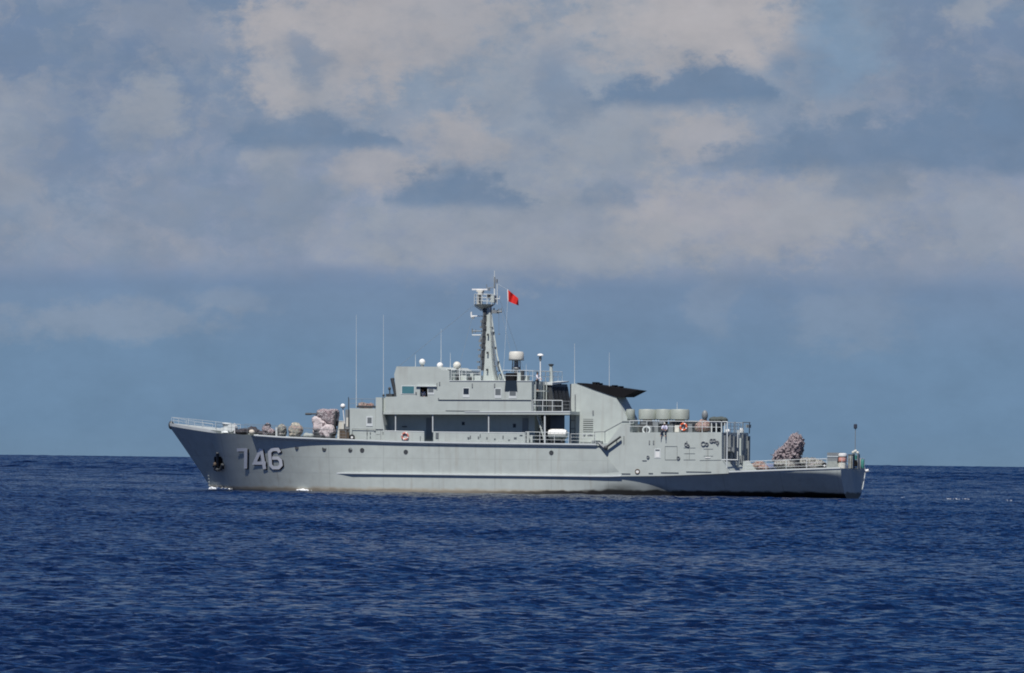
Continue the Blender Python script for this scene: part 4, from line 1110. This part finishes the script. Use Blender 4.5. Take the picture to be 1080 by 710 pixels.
def draped(name, outline, pc, th, m, base, parent=None, vox=.07, amp=.05, freq=2.4, smooth=5):
    """canvas drawn over a machine: side outline given thickness, edges eased, cloth folds added"""
    bm = bmesh.new(); q = [S(x, y, pc) - Vector(base) for x, y in outline]; n = len(q)
    cx = sum(w.x for w in q) / n; cz = sum(w.z for w in q) / n
    rings = []
    for k, (dp, sc) in enumerate(((th, .72), (th * .75, 1.0), (-th * .75, 1.0), (-th, .72))):
        rings.append([bm.verts.new((cx + (w.x - cx) * sc, w.y + dp, cz + (w.z - cz) * sc)) for w in q])
    for a_, b_ in zip(rings, rings[1:]):
        for i in range(n): bm.faces.new((a_[i], a_[(i + 1) % n], b_[(i + 1) % n], b_[i]))
    bm.faces.new(rings[0][::-1]); bm.faces.new(rings[-1]); bmesh.ops.recalc_face_normals(bm, faces=bm.faces)
    me = bpy.data.meshes.new(name); bm.to_mesh(me); bm.free()
    o = bpy.data.objects.new(name, me); COL.objects.link(o)
    md = o.modifiers.new('r', 'REMESH'); md.mode = 'VOXEL'; md.voxel_size = vox
    dg = bpy.context.evaluated_depsgraph_get(); me2 = bpy.data.meshes.new_from_object(o.evaluated_get(dg)); o.modifiers.clear(); o.data = me2; me2.name = name
    bm = bmesh.new(); bm.from_mesh(me2)
    for _ in range(smooth): bmesh.ops.smooth_vert(bm, verts=bm.verts, factor=.5, use_axis_x=True, use_axis_y=True, use_axis_z=True)
    bm.normal_update(); sx = outline[0][0] * .37
    for v in bm.verts:
        c = v.co * freq + Vector((sx, 1.7, 0))
        fold = abs(mnoise.noise(Vector((c.x * 1.5, c.y * 1.5, c.z * .5)))) * 2.4 - .5
        v.co += v.normal * (.04 - fold * amp + mnoise.noise(c * 2.3) * amp)
    bm.to_mesh(me2); bm.free()
    me2.polygons.foreach_set('use_smooth', [True] * len(me2.polygons)); me2.materials.append(m)
    if parent: o.parent = parent
    return o
def px_ball(px, py, p, rx, rz, ry=None):
    return (S(px, py, p), (rx * PX, (ry if ry else rx) * PX, rz * PX))

def tarp(name, label, cat, balls, m, group=None, **k):
    base = Vector(balls[0][0]); base.z = min(b[0].z - b[1][2] for b in balls)
    o = blobs(name, balls, m, base, floor=0.0, **k)
    return tag(o, label, cat, base, group)

# foredeck
tarp('rope_bundle', 'low black bundle of mooring rope on the foredeck beside the white post', 'rope', [px_ball(253, 455.6, 2.6, 4.4, 2.6, 6), px_ball(258, 455.4, 2.6, 4, 2.8, 6)], M_BUNDLE, amp=.05)
tarp('rope_bundle', 'low black rope bundle on the foredeck behind the small pale sack', 'rope', [px_ball(266, 454.0, 1.8, 5, 3.6, 5), px_ball(271, 455.4, 1.8, 3.6, 2.8, 5)], M_BUNDLE, amp=.05)
tarp('canvas_sack', 'small pale canvas sack among the black rope bundles on the foredeck', 'sack', [px_ball(265.6, 456.0, 3.3, 3.0, 2.3, 3)], mat('pale_canvas', (.55, .50, .43), .9, .1), amp=.03)
tarp('rope_bundle', 'dark rope heap on the foredeck against the pink covered capstan', 'rope', [px_ball(275.4, 457, 2.8, 3.0, 2.6, 4)], M_BUNDLE, amp=.05)
t_ = thing('covered_capstan', 'pink camouflage covered capstan with a dark cap on the foredeck', 'capstan', S(282.4, 460, 2.8))
b0 = S(282.4, 460, 2.8)
blobs('canvas_cover', [px_ball(281.4, 453, 2.8, 4.4, 5.2), px_ball(286, 456, 2.8, 4, 3.6), px_ball(279.4, 457, 2.9, 2.6, 3.2), px_ball(282.6, 448.6, 2.8, 2.6, 2.4)], M_CAMO, b0, t_)
MB().lathe(S(282.4, 447.4, 2.8), [(.30, -.08), (.28, 0), (.1, .06)], 12).build('cap', M_DARK, t_, org=b0)
tarp('covered_reel', 'round grey green camouflage covered reel left of the larger khaki one', 'reel', [px_ball(297.6, 453.4, 2.8, 5.2, 6.6, 5), px_ball(297, 458, 2.8, 4.8, 3, 5)], M_CAMOG, 'canvas covered reels on the foredeck')
tarp('covered_reel', 'large round khaki and pink canvas covered reel just ahead of the bow gun', 'reel', [px_ball(312.2, 453.4, 2.8, 7.8, 7.6, 6), px_ball(311, 458.6, 2.8, 6.6, 3, 6)], M_CAMOK, 'canvas covered reels on the foredeck')
tarp('canvas_heap', 'low dark canvas heap between the pink capstan and the grey green reel on the foredeck', 'canvas', [px_ball(289.6, 458, 2.2, 3.4, 2.4, 4), px_ball(293, 458.6, 2.0, 3, 2, 4)], M_BUNDLE)
tarp('canvas_heap', 'low greyish canvas heap on the foredeck between the khaki reel and the bow gun', 'canvas', [px_ball(323, 460, 2.8, 3.6, 2.4, 4), px_ball(327.6, 460, 2.6, 3.4, 2.8, 4)], M_CANVAS)
# bow gun
b0 = S(342, 462.6, 1.5)
g_ = thing('bow_gun', 'twin barrelled deck gun under pink camouflage canvas pointing forward on the foredeck', 'gun', b0)
draped('upper_cover', [(336, 433.4), (341, 431.8), (347, 432.6), (354, 431.8), (356, 434), (355.6, 441), (353.6, 449.8), (349.6, 449), (346, 446), (340, 441.6), (335.2, 439.2)], 1.5, .75, M_CAMO, b0, g_)
draped('lower_cover', [(330.6, 441.4), (334, 438.4), (338.6, 440), (343.6, 444), (348, 449), (346, 454.6), (339, 455.4), (331.6, 454), (332, 448)], 1.6, .7, M_CAMOL, b0, g_)
draped('skirt_cover', [(331, 454), (346, 452), (353.4, 449), (353.8, 458.5), (347, 462), (333, 462)], 1.1, .6, M_CAMO, b0, g_)
MB().lathe(b0, [(1.0, -.05), (1.0, .5), (.8, .9)], 18).build('mount', M_DARK, g_, org=b0)
for dp in (0, .5):
    br_ = MB().tube([S(338, 436.6, 1.7 + dp), S(322, 436.6, 1.7 + dp)], .075, 8).build('barrel', M_DARK, g_, org=b0)
    MB().tube([S(328.4, 436.7, 1.7 + dp), S(322.4, 436.7, 1.7 + dp)], .11, 8).build('flash_hider', M_DARK, br_, org=b0)
MB().tube([S(352.6, 450, 2.2), S(354.8, 433.4, 2.2)], .1, 6).build('sight_arm', M_DARK, g_, org=b0)
b0 = S(345.8, 462.4, 3.0); t_ = thing('covered_locker', 'bulging pale pink canvas cover low in front of the bow gun', 'locker', b0)
draped('canvas_cover', [(337.6, 456), (340.4, 451.4), (344.4, 448.2), (349, 448.4), (351.8, 451), (352.4, 456.6), (349.4, 458.6), (349.2, 462), (345, 462.2), (343.6, 458.8), (339.6, 460.8)], 3.0, .5, M_CAMOL, b0, t_, vox=.06, amp=.04)
MB().pbox(338.6, 458.6, 352, 462.4, 2.9, 2.4).build('locker_box', M_DARK, t_, org=b0)
def crate(name, label, cat, px0, py0, px1, py1, p, dep, m, mt, base_off=0):
    q0, q1 = S(px0, py0, p), S(px1, py1, p); base = Vector(((q0.x + q1.x) / 2, p - dep / 2, q1.z))
    t = thing(name, label, cat, base)
    MB().box(q0.x, q1.x, p, p - dep, q1.z, q0.z - .05).build('box', m, t, org=base)
    a0, a1 = min(q0.x, q1.x), max(q0.x, q1.x)
    MB().box(a0 - .03, a1 + .03, p + .03, p - dep - .03, q0.z - .047, q0.z + .02).build('lid', mt, t, org=base)
    mb = MB()
    for f in (.2, .8): mb.box(a0 + (a1 - a0) * f - .03, a0 + (a1 - a0) * f + .03, p + .002, p + .03, q1.z + .02, q0.z - .08)
    mb.build('batten', mt, t, org=base)
    return t
crate('deck_locker', 'pale box standing between the bow gun and the forward house', 'box', 356, 444, 362.6, 463, 1.6, .8, M_CREAM, M_LIGHT)
crate('wooden_crate', 'dark brown slatted crate on deck at the corner of the forward house', 'crate', 358, 452.8, 367.8, 463, 3.6, .9, M_RUST, mat('dark_batten', (.05, .04, .035), .8))
def ring(name, label, cat, px, py, p, R, r, m, m2=None, axis='y', group=None):
    c = S(px, py, p); t = thing(name, label, cat, c, group)
    MB().torus((0, 0, 0), R, r, axis, 28, 10).build('ring', m, t, smooth=True, ang=0)
    if m2:
        for k in range(4):
            mb = MB(); a = k * math.pi / 2 + .4
            pts = [Vector((R * math.cos(s), 0, R * math.sin(s))) for s in np.linspace(a - .17, a + .17, 4)]
            mb.tube(pts, r * 1.08, 10); mb.build('reflective_band', m2, t)
    return t
ring('tyre_fender', 'black tyre fender with pale hub leaning at the foot of the forward house', 'tyre', 371.3, 461.2, 4.75, .2, .085, M_RUBBER)
MB().lathe((0, 0, 0), [(.13, -.03), (.12, .03)], 14, 'y').build('hub', M_WHITE, bpy.data.objects['tyre_fender'])
ring('life_ring', 'faded red and white life ring hanging on the gallery bulwark under the bridge', 'life ring', 427.2, 460.2, PS + .09, .31, .075, M_PINKRED, M_WHITE)
ring('life_ring', 'bright orange life ring hanging on the after deckhouse railing', 'life ring', 720.8, 450.4, DP + .02, .31, .085, M_ORANGE, M_WHITE)

tarp('canvas_heap', 'dull red canvas heap on the roof of the forward house', 'canvas', [px_ball(381, 427.6, 3.4, 3.6, 3.2, 4), px_ball(386, 428, 3.2, 4, 2.6, 4), px_ball(391, 428.4, 3.2, 3.4, 2, 4)], M_CAMOR)
# inflatable raft canister on the side deck
c = S(588.4, 458.0, 3.9); base = S(588.4, 467.8, 3.9)
t_ = thing('raft_canister', 'white and grey life raft canister on a cradle just ahead of the funnel', 'life raft', base)
def half_canister(name, lo, hi, m):
    mb = MB(); rows = []
    for i in range(9):
        x = -.88 + 1.76 * i / 8; k = .78 if i in (0, 8) else .97 if i in (1, 7) else 1.0
        rows.append([(x, .5 * k * math.cos(s), .5 * k * math.sin(s)) for s in np.linspace(lo, hi, 13)])
    mb.grid(rows)
    for r in (rows[0], rows[-1]): mb.add(r, [list(range(13))])
    mb.add([rows[0][0], rows[0][-1], rows[-1][-1], rows[-1][0]], [(0, 1, 2, 3)])
    return mb.build(name, m, t_, org=base - c, smooth=True)
half_canister('upper_shell', .02, math.pi - .02, M_WHITE); half_canister('lower_shell', math.pi + .02, 2 * math.pi - .02, M_GREY)
for o_ in t_.children: o_.location = (0, 0, 0)
mb = MB()
for dx in (-.5, .5): mb.box(dx - .06, dx + .06, -.45, .45, base.z - c.z, -.42)
mb.box(-.7, .7, -.3, -.2, base.z - c.z + .1, base.z - c.z + .2)
mb.build('cradle', M_DARK, t_, org=base - c)
mb = MB()
for dx in (-.6, -.2, .2, .6): mb.torus((dx, 0, 0), .505, .018, 'x', 24, 4)
mb.build('lashing_band', M_CREAM, t_, org=base - c)

# deckhouse-top gear
tarp('covered_machinery', 'rust red and pink canvas covered gear behind the railing right of the orange life ring', 'machinery', [px_ball(737, 451, 3.4, 4, 5, 5), px_ball(744, 449.6, 3.2, 4.6, 6, 6), px_ball(740, 447, 3.0, 3, 4, 5)], M_CAMOR)
c = S(743.2, 456, 1.4); t_ = thing('covered_sight', 'dark grey rounded sight head standing up behind the covered gear on the after deckhouse', 'sight', c)
MB().ball((0, 0, Z(438, 743, 1.4) - c.z), .3, .3, .48, 14, 10).build('head', M_MID, t_, smooth=True)
MB().lathe((0, 0, 0), [(.3, 0), (.2, .3), (.2, Z(441, 743, 1.4) - c.z)], 12).build('pedestal', M_DARK, t_)
t_ = thing('covered_stowage', 'long low dark green canvas cover on posts at the after end of the deckhouse roof', 'cover', S(757.4, 456, 2.4)); b0 = S(757.4, 456, 2.4)
blobs('canvas_cover', [px_ball(753, 442.6, 2.4, 5.4, 2.6, 7), px_ball(760, 442.6, 2.4, 5.4, 2.6, 7), px_ball(764.6, 443, 2.4, 3, 2, 5)], M_DGREEN, b0, t_, amp=.04)
blobs('stowed_gear', [px_ball(754, 446.2, 2.4, 5, 3, 6), px_ball(761, 446, 2.4, 4.6, 3, 6)], M_NAVY, b0, t_, amp=.03)
mb = MB()
for x in (750.5, 755.5, 761, 764.5): mb.tube([S(x, 456, 2.9), S(x, 446, 2.9)], .06)
mb.build('chock', M_LIGHT, t_, org=b0)

# quarterdeck
tarp('covered_winch', 'rust red canvas mound on the quarterdeck just aft of the deckhouse', 'winch', [px_ball(800.5, 492, 1.8, 7.4, 5.4, 9), px_ball(806, 494, 2.2, 5, 3.6, 7), px_ball(796, 494, 2, 4, 3.4, 6)], M_CAMOR)
tarp('blue_bundle', 'low blue grey canvas bundle between the red mound and the stern gun', 'bundle', [px_ball(812.4, 493, 1.6, 5, 4, 6), px_ball(808, 494.8, 1.8, 3, 2.6, 5)], mat('blue_grey_canvas', (.13, .16, .26), .9, .2, 0, 0, 4, .6))
b0 = S(834, 497, .8)
g_ = thing('stern_gun', 'tall deck gun under spiky pink camouflage netting on the quarterdeck, barrels raised aft', 'gun', b0)
gb = [px_ball(821, 481.4, .8, 4.4, 4, 8), px_ball(826.4, 478, .8, 5.4, 6, 10), px_ball(832, 474.6, .8, 6.6, 8, 11), px_ball(837.4, 470.6, .8, 6.6, 9, 10), px_ball(840, 465.6, .8, 4.4, 7, 7), px_ball(839, 478, .8, 6, 7, 10), px_ball(842, 485.6, 1.2, 4, 4.4, 8)]
draped('net_cover', [(816.4, 485.4), (818.6, 479.6), (823, 475), (829.6, 469.6), (834.4, 462.4), (837.6, 457.8), (843.4, 460.4), (846.2, 466.6), (844.6, 474.8), (842.4, 484), (838.6, 489.6), (828, 487)], .8, .85, camo('camouflage_netting', [DB, (.20, .16, .18), PK, DB, (.38, .32, .33), (.1, .08, .1), PW_, DB], 7.0), b0, g_, vox=.07, amp=.17, freq=3.2, smooth=2)
gb = [(Vector(c), (r[0] * .9, r[1] * .9, r[2] * .9)) for c, r in gb]
MB().lathe(b0, [(1.2, -.05), (1.15, .5), (.9, 1.2)], 18).build('mount', M_DARK, g_, org=b0)
rg = random.Random(4); mb = MB()
for _ in range(300):
    cpos, rr = rg.choice(gb); d = Vector((rg.gauss(0, 1), rg.gauss(0, 1), rg.gauss(.3, 1))).normalized()
    p_ = cpos + Vector((d.x * rr[0], d.y * rr[1], d.z * rr[2])) * .98
    e_ = p_ + (d * .5 + Vector((rg.gauss(0, .5), rg.gauss(0, .5), rg.gauss(.5, .4)))) * rg.uniform(.08, .34)
    mb.tube([p_, e_], .042, 4, .012)
mb.build('netting_tufts', M_CAMO, g_, org=b0)
for dp in (0, .5):
    MB().tube([S(838, 468, .6 + dp), S(837.6, 457.2, .6 + dp) if dp else S(841.6, 458.6, .6)], .06, 6).build('barrel', M_DARK, g_, org=b0)
tarp('covered_stores', 'pale grey and brown camouflage cover on stores in front of the stern gun', 'stores', [px_ball(822, 489.6, 3.0, 5, 4.6, 6), px_ball(829, 490, 3.0, 6, 4.2, 6), px_ball(834, 492, 3.0, 4, 3.4, 6)], M_CAMOG, 'camouflage covered stores on the quarterdeck')
tarp('dark_stores', 'dark gap of black boxes between two camouflage covered heaps on the quarterdeck', 'stores', [px_ball(840, 493, 2.4, 4.4, 3, 6)], M_BUNDLE)
tarp('covered_stores', 'long pale green camouflage cover on stores between the stern gun and the grey container', 'stores', [px_ball(850, 488.6, 2.6, 5.4, 5.4, 7), px_ball(857, 488, 2.6, 6, 5, 7), px_ball(864, 490, 2.6, 5, 4.4, 6), px_ball(855, 492, 2.8, 7, 3.4, 7)], M_CAMOG, 'camouflage covered stores on the quarterdeck', vox=.08, amp=.1, freq=3)
ring('tyre_fender', 'black tyre fender on the quarterdeck rail beside the grey container', 'tyre', 869.6, 491.2, 4.2, .2, .085, M_RUBBER)
MB().lathe((0, 0, 0), [(.1, -.03), (.09, .03)], 14, 'y').build('hub', M_WHITE, bpy.data.objects['tyre_fender.001'])
# grey container
b0 = S(878, 494.2, 2.6); t_ = thing('storage_rack', 'mid grey two tier storage rack near the stern with a pale dividing line', 'rack', b0)
MB().pbox(872.4, 477.4, 884, 481, 2.6, 1.0).build('upper_box', M_MID, t_, org=b0)
MB().pbox(872.6, 482, 883.4, 486.4, 2.6, 1.0).build('lower_box', M_MID, t_, org=b0)
MB().pbox(872.2, 481.05, 884, 481.95, 2.64, .96).build('shelf', M_LIGHT, t_, org=b0)
MB().prism([(873, 486.45), (882.6, 486.45), (884.6, 494.2), (871.4, 494.2)], 2.64, .9).build('stand', M_CANVAS, t_, org=b0)
# salmon and white barrel
b0 = S(888.4, 494.2, 2.2); t_ = thing('barrel', 'salmon pink barrel with white lid standing at the stern', 'barrel', b0)
z1, z2, z3 = Z(487.6, 888, 2.2) - b0.z, Z(481.6, 888, 2.2) - b0.z, Z(478, 888, 2.2) - b0.z
MB().lathe((0, 0, 0), [(.36, z1), (.41, z1 + .06), (.42, (z1 + z2) / 2), (.41, z2)], 20).build('drum', M_SALMON, t_, smooth=True)
MB().lathe((0, 0, 0), [(.44, z2 + .003), (.46, z2 + .05), (.42, z3 - .05), (.2, z3)], 20).build('lid', M_WHITE, t_, smooth=True)
mb = MB().lathe((0, 0, 0), [(.42, 0), (.40, z1 - .01)], 16); mb.build('stand', M_CREAM, t_)
MB().torus((0, 0, z2 - .02), .42, .03, 'z', 20, 6).torus((0, 0, z1 + .05), .42, .03, 'z', 20, 6).build('hoop', M_RUST, t_)
# small stern gear
crate('gear_locker', 'brown grey gear locker on the stern right of the salmon barrel', 'locker', 894.6, 479.5, 899, 494, .6, .7, M_CANVAS, M_RUST)
b0 = S(901.6, 494.2, -.3); t_ = thing('stern_winch', 'turquoise and black hose winch at the foot of the stern lamp post', 'winch', b0)
MB().lathe((0, 0, Z(488.6, 901, -.3) - b0.z), [(.3, -.3), (.3, .3)], 14, 'y').build('drum', M_BLACK, t_)
MB().pbox(899.4, 480.4, 903.4, 484.4, -.2, -.7).build('motor', M_TEALP, t_, org=b0)
mb = MB()
for x in (898.8, 904.2): mb.pbox(x, 479, x + .9, 494.2, -.2, -.8)
mb.build('frame', M_MID, t_, org=b0)
mb = MB()
for dx, dz in ((-.2, 0), (.1, .1), (.25, .02), (0, .16)): mb.ball((dx, -.2, Z(477.6, 901, -.3) - b0.z + dz), .14, .14, .14, 8, 6)
mb.build('hose_coil', M_CREAM, t_)
for x, y0, p, m_, lab in ((906.0, 482.4, -1.6, M_CREAM, 'pale gas cylinder standing at the stern rail beside the turquoise one'), (909.6, 484, -2.3, M_TEALP, 'turquoise gas cylinder at the stern rail beside the pale one')):
    b0 = S(x, 494.2, p); h_ = Z(y0, x, p) - b0.z; t_ = thing('gas_cylinder', lab, 'gas cylinder', b0, 'gas cylinders at the stern rail')
    MB().lathe((0, 0, 0), [(.15, 0), (.16, .04), (.16, h_ * .82), (.1, h_ * .94), (.05, h_ * .96)], 14).build('bottle', m_, t_, smooth=True)
    MB().lathe((0, 0, h_ * .955), [(.04, 0), (.045, .06), (.02, .09)], 8).build('valve', M_DARK, t_)

# ------------------------------------------------------------------ flag on its halyard
q0, q1 = S(534.9, 305.2, -.4), S(535.4, 317.6, -.4)
t_ = thing('flag', 'plain red flag with pale hoist flying from a halyard behind the mast', 'flag', q1)
def flag_pt(s, t):
    # s along the fly, t down the hoist; the fly droops aft
    x = 535.0 + .4 * t + s * 11.6; y = 305.0 + 12.6 * t + s * (9.6 - 4.8 * t)
    return S(x, y, -.4 + .30 * math.sin(s * 8 + t * 2.0) * (.3 + s))
mb = MB().grid([[flag_pt(s, t) for s in np.linspace(.06, 1, 16)] for t in np.linspace(0, 1, 10)])
cl = mb.build('cloth', M_RED, t_, org=q1, smooth=True, ang=0)
MB().grid([[flag_pt(s, t) for s in (0, .035, .07)] for t in np.linspace(0, 1, 8)]).build('hoist_band', M_WHITE, t_, org=q1)
mb = MB().tube([S(525.5, 300, -.05), q0, q1, S(531.0, 392, .2)], .014, 4); mb.build('halyard', M_LIGHT, t_, org=q1)

# ------------------------------------------------------------------ people
def person(label, base, face, joints, top, cap=None, group=None):
    """joints in metres, person's own frame: x ahead, y to the left, z up from the base point"""
    t = bpy.data.objects.new('person', None); COL.objects.link(t); t.empty_display_size = .3
    t.matrix_world = SHIP_M @ Matrix.Translation(Vector(base)) @ Matrix.Rotation(face, 4, 'Z')
    t['label'] = label; t['category'] = 'person'
    if group: t['group'] = group
    J = joints
    def skin(name, verts, edges, m, root=0, sublev=1):
        me = bpy.data.meshes.new(name); me.from_pydata([v[0] for v in verts], edges, []); o = bpy.data.objects.new(name, me); COL.objects.link(o)
        md = o.modifiers.new('s', 'SKIN'); md.use_smooth_shade = True
        for i, v in enumerate(verts):
            r = v[1] if isinstance(v[1], tuple) else (v[1], v[1]); me.skin_vertices[0].data[i].radius = r; me.skin_vertices[0].data[i].use_root = (i == root)
        ms = o.modifiers.new('d', 'SUBSURF'); ms.levels = sublev; ms.render_levels = sublev
        dg = bpy.context.evaluated_depsgraph_get(); me2 = bpy.data.meshes.new_from_object(o.evaluated_get(dg)); o.modifiers.clear(); o.data = me2
        me2.polygons.foreach_set('use_smooth', [True] * len(me2.polygons)); me2.materials.clear(); me2.materials.append(m); o.parent = t
        return o
    V = []; E = []
    def ad(p, r, par=None):
        V.append((tuple(p), r)); 
        if par is not None: E.append((par, len(V) - 1))
        return len(V) - 1
    pel = ad(J['pelvis'], (.14, .11)); sp1 = ad(J['waist'], (.13, .10), pel); ch = ad(J['chest'], (.15, .11), sp1); nk = ad(J['neck'], .055, ch)
    hd0 = ad(J['head'] + Vector((0, 0, -.06)), .075, nk); hd1 = ad(J['head'] + Vector((.01, 0, .03)), (.085, .10), hd0); ad(J['head'] + Vector((0, 0, .12)), .06, hd1)
    hands = []
    for s in ('l', 'r'):
        sg = 1 if s == 'l' else -1
        shd = ad(J['sh_' + s], .06, ch); el_ = ad(J['el_' + s], .042, shd); wr = ad(J['wr_' + s], .03, el_)
        d = (J['wr_' + s] - J['el_' + s]).normalized(); hands.append((wr, d, sg))
        hip = ad(J['hip_' + s], .09, pel); kn = ad(J['kn_' + s], .06, hip); an = ad(J['an_' + s], .042, kn); ad(J['an_' + s] + J.get('toe', Vector((.16, 0, -.05))), .04, an)
    for wr, d, sg in hands:
        w = Vector(V[wr][0]); pm = ad(w + d * .07, (.03, .022), wr)
        side = d.cross(Vector((0, 0, 1))); side = side.normalized() if side.length > .1 else Vector((0, 1, 0))
        for k in range(4):
            f0 = ad(w + d * .10 + side * (.028 - .019 * k), .009, pm); ad(w + d * (.135 + (.01 if k in (1, 2) else 0)) + side * (.031 - .02 * k) + Vector((0, 0, -.015)), .008, f0)
        th = ad(w + d * .05 + side * .045, .011, wr); ad(w + d * .085 + side * .055, .009, th)
    skin('body', V, E, M_SKIN)
    # shirt
    V2 = [(J['pelvis'] + Vector((0, 0, .04)), (.165, .13)), (J['waist'], (.16, .125)), (J['chest'], (.18, .135)), (J['neck'] + Vector((0, 0, -.03)), .075)]; E2 = [(0, 1), (1, 2), (2, 3)]
    for s in ('l', 'r'):
        V2 += [(J['sh_' + s], .08), (J['el_' + s], .06), (J['wr_' + s].lerp(J['el_' + s], .25), .045)]; n = len(V2); E2 += [(2, n - 3), (n - 3, n - 2), (n - 2, n - 1)]
    skin('shirt', [(tuple(a), b) for a, b in V2], E2, top)
    V3 = [(J['pelvis'], (.16, .13))]; E3 = []
    for s in ('l', 'r'):
        V3 += [(J['hip_' + s], .105), (J['kn_' + s], .078), (J['an_' + s].lerp(J['kn_' + s], .08), .065)]; n = len(V3); E3 += [(0, n - 3), (n - 3, n - 2), (n - 2, n - 1)]
    skin('trousers', [(tuple(a), b) for a, b in V3], E3, M_NAVY)
    h = J['head']
    MB().ball((h.x - .02, h.y, h.z + .06), .115, .098, .095, 14, 8).build('cap' if cap else 'hair', cap or M_HAIR, t, smooth=True)
    mb = MB().ball((h.x + .105, h.y, h.z + .0), .02, .014, .02, 8, 6)
    for sg in (-1, 1): mb.ball((h.x, h.y + sg * .088, h.z), .02, .014, .03, 8, 6)
    mb.build('nose_and_ears', M_SKIN, t, smooth=True)
    mb = MB()
    for sg in (-1, 1): mb.ball((h.x + .09, h.y + sg * .035, h.z + .03), .012, .014, .008, 8, 6)
    mb.box(h.x + .088, h.x + .098, h.y - .025, h.y + .025, h.z - .052, h.z - .044)
    mb.build('eyes_and_mouth', M_HAIR, t)
    return t
vv = lambda x, y, z: Vector((x, y, z))
def standing(arms):
    J = dict(pelvis=vv(0, 0, .95), waist=vv(.01, 0, 1.12), chest=vv(0, 0, 1.33), neck=vv(0, 0, 1.50), head=vv(.03, 0, 1.62), sh_l=vv(0, .19, 1.42), sh_r=vv(0, -.19, 1.42),
             hip_l=vv(0, .1, .90), hip_r=vv(0, -.1, .90), kn_l=vv(.02, .11, .5), kn_r=vv(.02, -.11, .5), an_l=vv(-.02, .11, .09), an_r=vv(-.02, -.11, .09))
    J.update(arms); return J
# lookout in the bridge doorway, facing outboard
bz = S(445.4, 429.6, PS - .7).z
person('person in white shirt standing in the dark bridge doorway', (A(445.2, PS - .5), PS - .55, bz + .02), math.pi / 2,
       standing(dict(el_l=vv(.05, .27, 1.16), el_r=vv(.05, -.27, 1.16), wr_l=vv(.2, .2, 1.02), wr_r=vv(.2, -.2, 1.02))), M_SHIRT)
# signaller at the after rail of the bridge top
pb = S(565.8, 403.4, 3.4)
zf_ = pb.z - .78
MB().box(A(561, 3.4) - 1.4, A(561, 3.4) - .02, 3.9, 2.7, zf_ - .08, zf_).build('signal_step', M_GREY, br)
person('person in white shirt with dark hair on the step behind the bridge, facing aft', (A(565.6, 3.4), 3.35, zf_), math.pi,
       standing(dict(el_l=vv(.12, .27, 1.18), el_r=vv(.12, -.27, 1.18), wr_l=vv(.34, .2, 1.12), wr_r=vv(.34, -.2, 1.12))), M_SHIRT)
# sailor sitting on the deckhouse edge with the legs hanging over the side
zs2 = zr
J = dict(pelvis=vv(-.05, 0, .12), waist=vv(.0, 0, .30), chest=vv(.06, 0, .50), neck=vv(.10, 0, .66), head=vv(.15, 0, .77), sh_l=vv(.06, .19, .58), sh_r=vv(.06, -.19, .58),
         el_l=vv(.16, .27, .34), el_r=vv(.2, -.25, .36), wr_l=vv(.36, .2, .22), wr_r=vv(.4, -.12, .28), hip_l=vv(0, .1, .10), hip_r=vv(0, -.1, .10),
         kn_l=vv(.40, .16, .08), kn_r=vv(.38, -.22, .06), an_l=vv(.42, .18, -.34), an_r=vv(.36, -.3, -.33), toe=vv(.12, 0, -.08))
person('person in pale lavender shirt sitting on the deckhouse edge with dark trousered legs hanging down', (A(700.6, DP), DP - .14, zs2), math.pi / 2, J, M_LAV, M_CREAM)

# ------------------------------------------------------------------ foam
def foam(name, pts, seed, label):
    rg = random.Random(seed); mb = MB()
    for (x, y, r, h) in pts:
        for _ in range(26):
            q = hullP(x, y, .15) if x > 224 else S(x, y, rg.uniform(-.5, .6))
            c = q + Vector((rg.gauss(0, r * .45), rg.uniform(-.05, .25), 0)); c.z = abs(rg.gauss(0, h * .4)) + .02
            s = rg.uniform(.02, .09); mb.ball(c, s * 1.6, s * 1.3, s, 7, 5)
    o = mb.build(name, mat('white_foam', (.82, .85, .88), .8, .04), None, smooth=True)
    o.matrix_world = SHIP_M; o['kind'] = 'stuff'; o['label'] = label
foam('bow_foam', [(225, 516.4, .4, .22), (229, 516.8, .6, .28), (232, 517, .6, .2), (235, 517.2, .6, .15), (241, 517.4, .7, .08)], 1, 'white splash of foam at the foot of the bow')
foam('hull_foam', [(321, 517.8, .5, .14), (317, 518, .3, .06)], 2, 'small white wavelet breaking against the hull below the bow gun')

def sea_pt(px, py):
    d = RC @ Vector(((px - PW / 2) / F, -(py - PH / 2) / F, -1)); t = -CAM_H / d.z
    return Vector((0, 0, CAM_H)) + d * t
rg = random.Random(9); mb = MB()
for x0, x1, y in ((998, 1006, 526.6), (1008, 1024, 526.8), (1062, 1068, 528.6), (951, 954, 525.2)):
    for _ in range(int((x1 - x0) * 1.3)):
        c = sea_pt(rg.uniform(x0, x1), y) + Vector((0, rg.uniform(-1, 1), rg.uniform(.0, .10))); k = rg.uniform(.012, .035); mb.ball(c, k * 2.2, k * 2, k * .6, 7, 5)
wc = mb.build('whitecap_foam', bpy.data.materials['white_foam'], None, smooth=True); wc['kind'] = 'stuff'; wc['label'] = 'thin broken whitecaps on the open sea astern of the ship'
